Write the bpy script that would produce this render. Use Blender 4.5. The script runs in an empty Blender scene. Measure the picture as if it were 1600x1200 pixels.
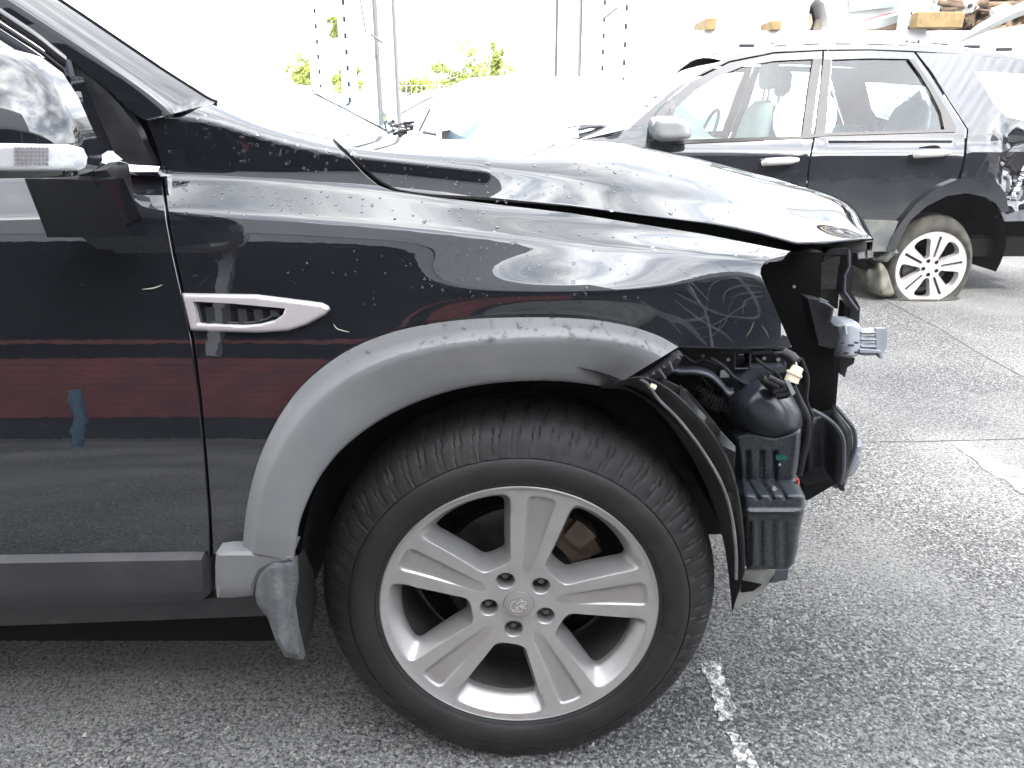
import bpy, bmesh, math, random
import numpy as np
from mathutils import Vector, Matrix
from mathutils.geometry import delaunay_2d_cdt
random.seed(7); np.random.seed(7)
SC = bpy.context.scene
COL = SC.collection
R = math.radians

# ------------------------------------------------------------------ camera
FPX = 1155.0
CY, CZ, PITCH = -1.05, 1.15, R(19.8)
CP, SP = math.cos(PITCH), math.sin(PITCH)
cam_d = bpy.data.cameras.new('camera'); cam = bpy.data.objects.new('camera', cam_d); COL.objects.link(cam)
cam.location = (0, CY, CZ); cam.rotation_euler = (R(90) - PITCH, 0, 0)
cam_d.sensor_width = 36; cam_d.lens = 36 * FPX / 1600; cam_d.clip_start = 0.02; cam_d.clip_end = 1500
SC.camera = cam
SC.render.resolution_x = 1024; SC.render.resolution_y = 768

# ------------------------------------------------------------------ sky, sun, exposure
SUN_EL, SUN_AZ = R(42), R(152)          # azimuth of the direction the light comes from, clockwise from +Y
w = bpy.data.worlds.new('World'); SC.world = w; w.use_nodes = True
nt = w.node_tree; nt.nodes.clear()
out = nt.nodes.new('ShaderNodeOutputWorld'); bg = nt.nodes.new('ShaderNodeBackground')
sky = nt.nodes.new('ShaderNodeTexSky'); sky.sky_type = 'NISHITA'; sky.sun_disc = False
sky.sun_elevation = SUN_EL; sky.sun_rotation = SUN_AZ; sky.dust_density = 1.2
tc = nt.nodes.new('ShaderNodeTexCoord'); mp = nt.nodes.new('ShaderNodeMapping'); mp.inputs['Scale'].default_value = (1.0, 1.0, 2.2)
nz = nt.nodes.new('ShaderNodeTexNoise'); nz.inputs['Scale'].default_value = 1.5; nz.inputs['Detail'].default_value = 6; nz.inputs['Roughness'].default_value = .55
nz.inputs['Distortion'].default_value = .35
rmp = nt.nodes.new('ShaderNodeValToRGB'); rmp.color_ramp.elements[0].position = .40; rmp.color_ramp.elements[1].position = .58; rmp.color_ramp.elements[0].color = (.38, .38, .38, 1)
sep = nt.nodes.new('ShaderNodeSeparateXYZ'); mr = nt.nodes.new('ShaderNodeMapRange')
mr.inputs['From Min'].default_value = .06; mr.inputs['From Max'].default_value = .45; mr.inputs['To Min'].default_value = 1; mr.inputs['To Max'].default_value = 0
mx = nt.nodes.new('ShaderNodeMath'); mx.operation = 'MAXIMUM'
nz2 = nt.nodes.new('ShaderNodeTexNoise'); nz2.inputs['Scale'].default_value = 2.6; nz2.inputs['Detail'].default_value = 5
rm2 = nt.nodes.new('ShaderNodeValToRGB'); rm2.color_ramp.elements[0].color = (16.5, 18, 20.5, 1); rm2.color_ramp.elements[1].color = (37, 37, 37, 1)
rm2.color_ramp.elements[0].position = .35; rm2.color_ramp.elements[1].position = .62
mix = nt.nodes.new('ShaderNodeMix'); mix.data_type = 'RGBA'
L = nt.links.new
L(tc.outputs['Generated'], mp.inputs['Vector']); L(mp.outputs[0], nz.inputs['Vector']); L(mp.outputs[0], nz2.inputs['Vector'])
L(nz.outputs['Fac'], rmp.inputs[0]); L(nz2.outputs['Fac'], rm2.inputs[0])
L(tc.outputs['Generated'], sep.inputs[0]); L(sep.outputs['Z'], mr.inputs['Value'])
L(rmp.outputs['Color'], mx.inputs[0]); L(mr.outputs[0], mx.inputs[1])
L(mx.outputs[0], mix.inputs['Factor']); L(sky.outputs[0], mix.inputs[6]); L(rm2.outputs['Color'], mix.inputs[7])
# the thin cloud is brightest round the veiled sun
dt = nt.nodes.new('ShaderNodeVectorMath'); dt.operation = 'DOT_PRODUCT'
dt.inputs[1].default_value = (math.sin(SUN_AZ) * math.cos(SUN_EL), math.cos(SUN_AZ) * math.cos(SUN_EL), math.sin(SUN_EL))
pw = nt.nodes.new('ShaderNodeMath'); pw.operation = 'POWER'; pw.inputs[1].default_value = 5; pw.use_clamp = True
ml = nt.nodes.new('ShaderNodeMath'); ml.operation = 'MULTIPLY_ADD'; ml.inputs[1].default_value = .8; ml.inputs[2].default_value = 1.0
nrm = nt.nodes.new('ShaderNodeVectorMath'); nrm.operation = 'NORMALIZE'; mxz = nt.nodes.new('ShaderNodeMath'); mxz.operation = 'MAXIMUM'; mxz.inputs[1].default_value = 0
sc = nt.nodes.new('ShaderNodeVectorMath'); sc.operation = 'SCALE'
L(tc.outputs['Generated'], nrm.inputs[0]); L(nrm.outputs[0], dt.inputs[0]); L(dt.outputs['Value'], mxz.inputs[0]); L(mxz.outputs[0], pw.inputs[0]); L(pw.outputs[0], ml.inputs[0])
L(mix.outputs[2], sc.inputs[0]); L(ml.outputs[0], sc.inputs['Scale'])
L(sc.outputs[0], bg.inputs['Color']); bg.inputs['Strength'].default_value = .10; L(bg.outputs[0], out.inputs['Surface'])

sl = bpy.data.lights.new('sun', 'SUN'); sl.energy = 3.1; sl.angle = R(4); sl.color = (1, .96, .9)
so = bpy.data.objects.new('sun', sl); COL.objects.link(so)
sd = Vector((math.sin(SUN_AZ) * math.cos(SUN_EL), math.cos(SUN_AZ) * math.cos(SUN_EL), math.sin(SUN_EL)))
so.rotation_euler = sd.to_track_quat('Z', 'Y').to_euler(); so.location = (0, -3, 12)
SC.view_settings.view_transform = 'Standard'; SC.view_settings.look = 'None'
SC.view_settings.exposure = 1.05; SC.view_settings.gamma = 1; SC.view_settings.use_curve_mapping = False

# ------------------------------------------------------------------ pixel helpers (photo pixels 1600x1200 -> real points at a real depth)
CAM = Vector((0, CY, CZ))
def ray(px, py):
    u = (px - 800) / FPX; v = (600 - py) / FPX
    return Vector((u, CP + v * SP, -SP + v * CP))
def at(px, py, Y):
    r = ray(px, py); return CAM + r * ((Y - CY) / r.y)
def onz(px, py, Z=0.0):
    r = ray(px, py); return CAM + r * ((Z - CZ) / r.z)
def proj(P):
    y = P[1] - CY; z = P[2] - CZ
    d = y * CP - z * SP; h = y * SP + z * CP
    return 800 + FPX * P[0] / d, 600 - FPX * h / d

# ------------------------------------------------------------------ materials
def nodes(m):
    m.use_nodes = True; return m.node_tree, m.node_tree.nodes['Principled BSDF']
def mat(name, col, rough=.5, metal=0, coat=0, coat_ior=1.5, spec=.5, var=0, vscale=8, bump=0, bscale=60, dust=None, dust_amt=.3, dscale=6, emit=None, coat_rough=.02, bdist=.002):
    m = bpy.data.materials.new(name); t, b = nodes(m)
    b.inputs['Base Color'].default_value = (*col, 1); b.inputs['Roughness'].default_value = rough
    b.inputs['Metallic'].default_value = metal; b.inputs['Coat Weight'].default_value = coat
    b.inputs['Coat IOR'].default_value = coat_ior; b.inputs['Coat Roughness'].default_value = coat_rough
    b.inputs['Specular IOR Level'].default_value = spec
    tc = t.nodes.new('ShaderNodeTexCoord'); last = None
    if var:
        n = t.nodes.new('ShaderNodeTexNoise'); n.inputs['Scale'].default_value = vscale; n.inputs['Detail'].default_value = 6
        t.links.new(tc.outputs['Object'], n.inputs['Vector'])
        r = t.nodes.new('ShaderNodeValToRGB'); r.color_ramp.elements[0].position = .3; r.color_ramp.elements[1].position = .7
        r.color_ramp.elements[0].color = (*[c * (1 - var) for c in col], 1); r.color_ramp.elements[1].color = (*[min(1, c * (1 + var)) for c in col], 1)
        t.links.new(n.outputs['Fac'], r.inputs[0]); last = r.outputs[0]
        t.links.new(last, b.inputs['Base Color'])
        rr = t.nodes.new('ShaderNodeMapRange'); rr.inputs['To Min'].default_value = max(.02, rough - .1); rr.inputs['To Max'].default_value = min(1, rough + .12)
        t.links.new(n.outputs['Fac'], rr.inputs[0]); t.links.new(rr.outputs[0], b.inputs['Roughness'])
    if dust:
        n = t.nodes.new('ShaderNodeTexNoise'); n.inputs['Scale'].default_value = dscale; n.inputs['Detail'].default_value = 9; n.inputs['Roughness'].default_value = .68
        t.links.new(tc.outputs['Object'], n.inputs['Vector'])
        r = t.nodes.new('ShaderNodeValToRGB'); r.color_ramp.elements[0].position = .45; r.color_ramp.elements[1].position = .72
        r.color_ramp.elements[0].color = (0, 0, 0, 1); r.color_ramp.elements[1].color = (dust_amt,) * 3 + (1,)
        x = t.nodes.new('ShaderNodeMix'); x.data_type = 'RGBA'
        t.links.new(n.outputs['Fac'], r.inputs[0]); t.links.new(r.outputs[0], x.inputs['Factor'])
        if last: t.links.new(last, x.inputs[6])
        else: x.inputs[6].default_value = (*col, 1)
        x.inputs[7].default_value = (*dust, 1); t.links.new(x.outputs[2], b.inputs['Base Color'])
    if bump:
        n = t.nodes.new('ShaderNodeTexNoise'); n.inputs['Scale'].default_value = bscale; n.inputs['Detail'].default_value = 3
        t.links.new(tc.outputs['Object'], n.inputs['Vector'])
        bp = t.nodes.new('ShaderNodeBump'); bp.inputs['Strength'].default_value = bump; bp.inputs['Distance'].default_value = bdist
        t.links.new(n.outputs['Fac'], bp.inputs['Height']); t.links.new(bp.outputs[0], b.inputs['Normal'])
        if coat: t.links.new(bp.outputs[0], b.inputs['Coat Normal'])
    if emit: b.inputs['Emission Color'].default_value = (*emit, 1); b.inputs['Emission Strength'].default_value = 1
    return m
def glass(name, tint=(.75, .85, .83), ior=1.5, rough=0):
    m = bpy.data.materials.new(name); m.use_nodes = True; t = m.node_tree; t.nodes.clear()
    o = t.nodes.new('ShaderNodeOutputMaterial'); tr = t.nodes.new('ShaderNodeBsdfTransparent'); g = t.nodes.new('ShaderNodeBsdfGlossy')
    f = t.nodes.new('ShaderNodeFresnel'); x = t.nodes.new('ShaderNodeMixShader'); f.inputs[0].default_value = ior
    tr.inputs[0].default_value = (*tint, 1); g.inputs['Roughness'].default_value = rough
    t.links.new(f.outputs[0], x.inputs[0]); t.links.new(tr.outputs[0], x.inputs[1]); t.links.new(g.outputs[0], x.inputs[2]); t.links.new(x.outputs[0], o.inputs[0])
    return m

def paint_material():
    m = bpy.data.materials.new('black_metallic_paint'); t, b = nodes(m)
    b.inputs['Roughness'].default_value = .45; b.inputs['Metallic'].default_value = .0
    b.inputs['Specular IOR Level'].default_value = .0
    b.inputs['Coat Weight'].default_value = 1; b.inputs['Coat IOR'].default_value = 1.95; b.inputs['Coat Roughness'].default_value = .012
    tc = t.nodes.new('ShaderNodeTexCoord')
    v = t.nodes.new('ShaderNodeTexVoronoi'); v.inputs['Scale'].default_value = 1400
    r = t.nodes.new('ShaderNodeValToRGB'); r.color_ramp.elements[0].color = (.004, .0045, .006, 1); r.color_ramp.elements[1].color = (.016, .018, .023, 1)
    t.links.new(tc.outputs['Object'], v.inputs['Vector']); t.links.new(v.outputs['Color'], r.inputs[0])
    # dried dirt specks and faint dust, heavier low down on the door
    n = t.nodes.new('ShaderNodeTexNoise'); n.inputs['Scale'].default_value = 3.0; n.inputs['Detail'].default_value = 12; n.inputs['Roughness'].default_value = .7
    mpn = t.nodes.new('ShaderNodeMapping'); mpn.inputs['Scale'].default_value = (1, 1, 2.5)
    t.links.new(tc.outputs['Object'], mpn.inputs[0]); t.links.new(mpn.outputs[0], n.inputs['Vector'])
    r2 = t.nodes.new('ShaderNodeValToRGB'); r2.color_ramp.elements[0].position = .42; r2.color_ramp.elements[1].position = .85
    r2.color_ramp.elements[0].color = (0, 0, 0, 1); r2.color_ramp.elements[1].color = (.05, .05, .05, 1)
    t.links.new(n.outputs['Fac'], r2.inputs[0])
    n3 = t.nodes.new('ShaderNodeTexNoise'); n3.inputs['Scale'].default_value = 260; n3.inputs['Detail'].default_value = 2
    t.links.new(tc.outputs['Object'], n3.inputs['Vector'])
    r3 = t.nodes.new('ShaderNodeValToRGB'); r3.color_ramp.elements[0].position = .735; r3.color_ramp.elements[1].position = .76
    r3.color_ramp.elements[0].color = (0, 0, 0, 1); r3.color_ramp.elements[1].color = (.35, .35, .35, 1)
    t.links.new(n3.outputs['Fac'], r3.inputs[0])
    ad = t.nodes.new('ShaderNodeMath'); ad.operation = 'MAXIMUM'; t.links.new(r2.outputs[0], ad.inputs[0]); t.links.new(r3.outputs[0], ad.inputs[1])
    x = t.nodes.new('ShaderNodeMix'); x.data_type = 'RGBA'; x.inputs[7].default_value = (.16, .16, .15, 1)
    t.links.new(ad.outputs[0], x.inputs['Factor']); t.links.new(r.outputs[0], x.inputs[6]); t.links.new(x.outputs[2], b.inputs['Base Color'])
    nb = t.nodes.new('ShaderNodeTexNoise'); nb.inputs['Scale'].default_value = 70; nb.inputs['Detail'].default_value = 1
    t.links.new(tc.outputs['Object'], nb.inputs['Vector'])
    bp = t.nodes.new('ShaderNodeBump'); bp.inputs['Strength'].default_value = .05; bp.inputs['Distance'].default_value = .0006
    t.links.new(nb.outputs['Fac'], bp.inputs['Height']); t.links.new(bp.outputs[0], b.inputs['Coat Normal'])
    return m

PAINT = paint_material()
PAINT2 = mat('dusty_black_paint', (.012, .013, .017), .4, coat=1, coat_ior=1.9, dust=(.10, .10, .10), dust_amt=.12, dscale=4, bump=.2, bscale=7, coat_rough=.05, bdist=.004, spec=0)
INNER = mat('black_inner_steel', (.004, .004, .0045), .7, spec=.15)
LINER = mat('black_liner_plastic', (.012, .012, .012), .65, dust=(.09, .08, .07), dust_amt=.25, dscale=5, spec=.25)
PLAST = mat('black_plastic', (.009, .009, .011), .45, spec=.35, var=.3, vscale=12, bump=.2, bscale=200, dust=(.06, .06, .06), dust_amt=.3, dscale=18)
PLASTG = mat('grey_bracket_plastic', (.06, .065, .078), .4, var=.2, vscale=30)
BRACK = mat('steel_bracket', (.45, .47, .5), .35, metal=.7, var=.2, vscale=25)
CLAD = mat('grey_cladding_plastic', (.150, .153, .158), .5, var=.10, vscale=5, bump=.12, bscale=500, dust=(.22, .215, .20), dust_amt=.35, dscale=9, bdist=.0006, spec=.6)
CLADD = mat('dark_grey_sill_plastic', (.030, .030, .033), .5, var=.12, vscale=5, bump=.15, bscale=400, dust=(.085, .08, .075), dust_amt=.35, dscale=8, bdist=.0006)
FLAPM = mat('mud_flap_rubber', (.085, .09, .095), .5, var=.3, vscale=16, bump=.3, bscale=150, dust=(.24, .24, .23), dust_amt=.55, dscale=22)
RUBBER = mat('tyre_rubber', (.009, .0089, .0088), .62, var=.25, vscale=9, bump=.25, bscale=300, dust=(.045, .042, .037), dust_amt=.3, dscale=14, spec=.45, bdist=.0006)
ALLOY = mat('silver_alloy_paint', (.38, .375, .37), .3, metal=.55, coat=.4, var=.05, vscale=5, dust=(.22, .18, .16), dust_amt=.35, dscale=9, coat_rough=.15)
ALLOYD = mat('grey_alloy_recess', (.30, .29, .285), .45, metal=.4, var=.06, vscale=8, dust=(.24, .19, .17), dust_amt=.35, dscale=12)
BARREL = mat('dirty_rim_barrel', (.10, .098, .095), .5, metal=.3, dust=(.03, .026, .024), dust_amt=.9, dscale=10)
NUTM = mat('dull_nut_steel', (.16, .15, .15), .5, metal=.5)
RUST = mat('rusty_brake_steel', (.14, .105, .08), .65, metal=.3, var=.35, vscale=25)
ROTOR = mat('brake_disc_steel', (.10, .10, .10), .45, metal=.6, var=.25, vscale=30)
SILVER = mat('silver_trim_paint', (.55, .52, .52), .32, metal=.45, coat=.3, coat_rough=.1)
CHROME = mat('chrome', (.85, .85, .87), .06, metal=1, bump=.05, bscale=30)
WHITEP = mat('white_car_paint', (.8, .8, .8), .35, coat=.6, dust=(.5, .48, .45), dust_amt=.4, dscale=5)
GALV = mat('white_rack_steel', (.82, .82, .84), .45, var=.04)
SLOT = mat('dark_slot', (.02, .02, .03), .8)
WOOD = mat('pale_timber', (.26, .18, .08), .8, var=.25, vscale=14, bump=.4, bscale=40)
CONN = mat('cream_connector_plastic', (.72, .64, .48), .4, var=.08)
DARKGL = glass('dark_window_glass', (.10, .13, .12), 1.55)
CLEARGL = glass('green_tinted_glass', (.80, .94, .92), 1.8)
SEAT = mat('grey_seat_cloth', (.22, .25, .24), .85, var=.15)
TRIM2 = mat('grey_pillar_trim', (.06, .058, .058), .55, var=.15)
GREYCL = mat('worn_grey_cladding', (.10, .11, .11), .55, var=.2, vscale=6, dust=(.25, .24, .2), dust_amt=.6, dscale=8)
FOLDM = mat('beige_dusty_rubber', (.12, .115, .095), .8, var=.5, vscale=14)
FLATR = mat('dusty_flat_tyre_rubber', (.05, .048, .042), .8, var=.6, vscale=14, bump=.5, bscale=40)
RIM2 = mat('pale_alloy_paint', (.66, .63, .63), .35, metal=.4, dust=(.3, .26, .24), dust_amt=.4, dscale=20)
BROWN = mat('rusty_underbody', (.16, .11, .07), .8, var=.6, vscale=6, bump=.8, bscale=15, bdist=.03)
REDP = mat('faded_red_paint', (.45, .05, .05), .4, coat=.5)
LENS = mat('clear_indicator_lens', (.80, .82, .86), .12, coat=1, metal=.35, bump=.5, bscale=160)
DROP = bpy.data.materials.new('water'); _t, _b = nodes(DROP)
_b.inputs['Transmission Weight'].default_value = 1; _b.inputs['IOR'].default_value = 1.33; _b.inputs['Roughness'].default_value = 0
_b.inputs['Base Color'].default_value = (1, 1, 1, 1)
DUSTM = mat('dust_smear', (.10, .115, .125), .55, spec=.5)
TEALM = mat('teal_sticker', (.0, .10, .08), .5)

# ------------------------------------------------------------------ object helpers
def link_mesh(name, verts, faces, m, parent=None, smooth=True, normals=None, mats=None, fmat=None, auto=None):
    me = bpy.data.meshes.new(name); me.from_pydata([tuple(v) for v in verts], [], faces)
    if mats:
        for q in mats: me.materials.append(q)
        if fmat is not None: me.polygons.foreach_set('material_index', fmat)
    else: me.materials.append(m)
    if smooth: me.polygons.foreach_set('use_smooth', [True] * len(me.polygons))
    me.update()
    if auto is not None and smooth:
        try: me.set_sharp_from_angle(angle=R(auto))
        except Exception: pass
    if normals is not None: me.normals_split_custom_set_from_vertices([tuple(n) for n in normals])
    o = bpy.data.objects.new(name, me); COL.objects.link(o)
    if parent is not None: o.parent = parent
    return o
def thing(name, label, cat, loc=(0, 0, 0), group=None):
    o = bpy.data.objects.new(name, None); COL.objects.link(o); o.location = loc; o.empty_display_size = .1
    o['label'] = label; o['category'] = cat
    if group: o['group'] = group
    return o
def tag(o, label=None, cat=None, group=None, kind=None):
    if label: o['label'] = label
    if cat: o['category'] = cat
    if group: o['group'] = group
    if kind: o['kind'] = kind
    return o
class MB:
    """collects simple shapes into one mesh"""
    def __init__(s): s.v = []; s.f = []
    def add(s, V, F):
        n = len(s.v); s.v += [Vector(p) for p in V]; s.f += [tuple(i + n for i in f) for f in F]
    def box(s, lo, hi, M=None):
        x0, y0, z0 = lo; x1, y1, z1 = hi
        V = [Vector(p) for p in ((x0, y0, z0), (x1, y0, z0), (x1, y1, z0), (x0, y1, z0), (x0, y0, z1), (x1, y0, z1), (x1, y1, z1), (x0, y1, z1))]
        if M: V = [M @ p for p in V]
        s.add(V, [(0, 3, 2, 1), (4, 5, 6, 7), (0, 1, 5, 4), (1, 2, 6, 5), (2, 3, 7, 6), (3, 0, 4, 7)])
    def tube(s, pts, r, n=8, cap=True):
        pts = [Vector(p) for p in pts]; rr = r if isinstance(r, (list, tuple)) else [r] * len(pts)
        V = []; up = Vector((0, 0, 1)); prev = None
        for i, p in enumerate(pts):
            d = (pts[min(i + 1, len(pts) - 1)] - pts[max(i - 1, 0)]).normalized()
            if prev is None: a = d.cross(up if abs(d.z) < .9 else Vector((1, 0, 0))).normalized()
            else: a = (prev - d * prev.dot(d)).normalized()
            prev = a; b = d.cross(a)
            V += [p + (a * math.cos(2 * math.pi * k / n) + b * math.sin(2 * math.pi * k / n)) * rr[i] for k in range(n)]
        F = [(i * n + k, i * n + (k + 1) % n, (i + 1) * n + (k + 1) % n, (i + 1) * n + k) for i in range(len(pts) - 1) for k in range(n)]
        if cap: F += [tuple(range(n))[::-1], tuple((len(pts) - 1) * n + k for k in range(n))]
        s.add(V, F)
    def build(s, name, m, parent=None, smooth=False, auto=40):
        return link_mesh(name, s.v, s.f, m, parent, smooth, auto=auto)
def loft(rows, closed=False):
    n = len(rows[0]); V = [p for r in rows for p in r]; F = []
    for i in range(len(rows) - 1):
        for k in range(n if closed else n - 1):
            F.append((i * n + k, i * n + (k + 1) % n, (i + 1) * n + (k + 1) % n, (i + 1) * n + k))
    return V, F
def smooth_path(pts, n):
    """Catmull-Rom through pts (tuples), n samples"""
    P = [np.array(p, float) for p in pts]; P = [2 * P[0] - P[1]] + P + [2 * P[-1] - P[-2]]; m = len(P) - 3; O = []
    for i in range(n):
        t = i / (n - 1) * m; k = min(int(t), m - 1); t -= k; a, b, c, d = P[k:k + 4]
        O.append(.5 * (2 * b + (c - a) * t + (2 * a - 5 * b + 4 * c - d) * t * t + (3 * b - a - 3 * c + d) * t ** 3))
    return O
def arc_resample(pts, n):
    P = np.array(pts, float); d = np.r_[0, np.cumsum(np.hypot(*np.diff(P[:, :2], axis=0).T))]
    s = np.linspace(0, d[-1], n); return [tuple(np.interp(q, d, P[:, k]) for k in range(P.shape[1])) for q in s]
def area2(P): return sum(P[i][0] * P[(i + 1) % len(P)][1] - P[(i + 1) % len(P)][0] * P[i][1] for i in range(len(P))) / 2
def inside(pts, poly):
    x, y = pts[:, 0], pts[:, 1]; P = np.array(poly); c = np.zeros(len(x), bool); j = len(P) - 1
    for i in range(len(P)):
        xi, yi = P[i]; xj, yj = P[j]
        if yi != yj: c ^= ((yi > y) != (yj > y)) & (x < (xj - xi) * (y - yi) / (yj - yi) + xi)
        j = i
    return c
def edge_dist(pts, poly):
    P = np.array(poly, float); Q = np.roll(P, -1, axis=0); d = np.full(len(pts), 1e9)
    for a, b in zip(P, Q):
        ab = b - a; t = np.clip(((pts - a) @ ab) / max(ab @ ab, 1e-12), 0, 1); q = a + t[:, None] * ab
        d = np.minimum(d, np.hypot(*(pts - q).T))
    return d
def subdiv(poly, step, closed=True):
    O = []; n = len(poly)
    for i in range(n if closed else n - 1):
        a = poly[i]; b = poly[(i + 1) % n]; L_ = math.dist(a, b); k = max(1, int(round(L_ / step)))
        O += [(a[0] + (b[0] - a[0]) * j / k, a[1] + (b[1] - a[1]) * j / k) for j in range(k)]
    if not closed: O.append(tuple(poly[-1]))
    return O
def cdt(poly, step, holes=()):
    """triangulated 2D region with interior grid; returns (pts, faces, nloop)"""
    loops = [subdiv(poly, step)] + [subdiv(h, step) for h in holes]
    P = []; E = []
    for lp in loops:
        n = len(P); P += lp; E += [(n + i, n + (i + 1) % len(lp)) for i in range(len(lp))]
    A = np.array(poly); g = []
    ys = np.arange(A[:, 1].min() + step * .5, A[:, 1].max(), step * .87)
    for j, y in enumerate(ys):
        g += [(x + (step / 2 if j % 2 else 0), y) for x in np.arange(A[:, 0].min(), A[:, 0].max(), step)]
    if g:
        g = np.array(g); k = inside(g, poly) & (edge_dist(g, poly) > step * .45)
        for h in holes: k &= ~inside(g, h) & (edge_dist(g, h) > step * .45)
        P = P + [tuple(q) for q in g[k]]
    v, _, f, *_ = delaunay_2d_cdt([Vector(p) for p in P], E, [], 0, 1e-7)
    V = np.array([tuple(p) for p in v]); F = [tuple(q) for q in f if len(q) >= 3]
    C = np.array([V[list(q)].mean(0) for q in F]); k = inside(C, poly)
    for h in holes: k &= ~inside(C, h)
    F = [q for q, kk in zip(F, k) if kk]
    # orientation: consistent, seen from the camera (pixel y down)
    F = [q if area2([V[i] for i in q]) < 0 else tuple(reversed(q)) for q in F]
    return V, F
def boundary(F):
    E = {}
    for f in F:
        for i in range(len(f)):
            a, b = f[i], f[(i + 1) % len(f)]; E[(a, b)] = 1
    return [e for e in E if (e[1], e[0]) not in E]
def relief(name, poly, Y, m, parent, back=.02, step=None, dome=None, solve=None, holes=(), auto=35, rnd=False):
    """part traced as an outline at its own depth Y (number or function of pixel arrays), with real thickness"""
    if rnd: poly = [tuple(p[:2]) for p in smooth_path(list(poly) + [poly[0]], len(poly) * 5)][:-1]
    A = np.array(poly)
    if step is None: step = max(4, min(18, np.ptp(A, axis=0).max() / 10))
    V, F = cdt(poly, step, holes)
    y = Y(V[:, 0], V[:, 1]) if callable(Y) else np.full(len(V), float(Y))
    if dome:
        wpx, dep = dome; d = edge_dist(V, poly); t = 1 - np.clip(d / wpx, 0, 1); y = y + dep * (1 - np.sqrt(np.clip(1 - t * t, 0, 1)))
    P = [at(a, b, c) for (a, b), c in zip(V, y)]
    n0 = len(P); B = boundary(F); idx = {}
    for a, b in B:
        for q in (a, b):
            if q not in idx: idx[q] = len(P); P.append(P[q] + Vector((0, back, 0)))
    F2 = list(F) + [(b, a, idx[a], idx[b]) for a, b in B]
    return link_mesh(name, P, F2, m, parent, True, auto=auto)

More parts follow.
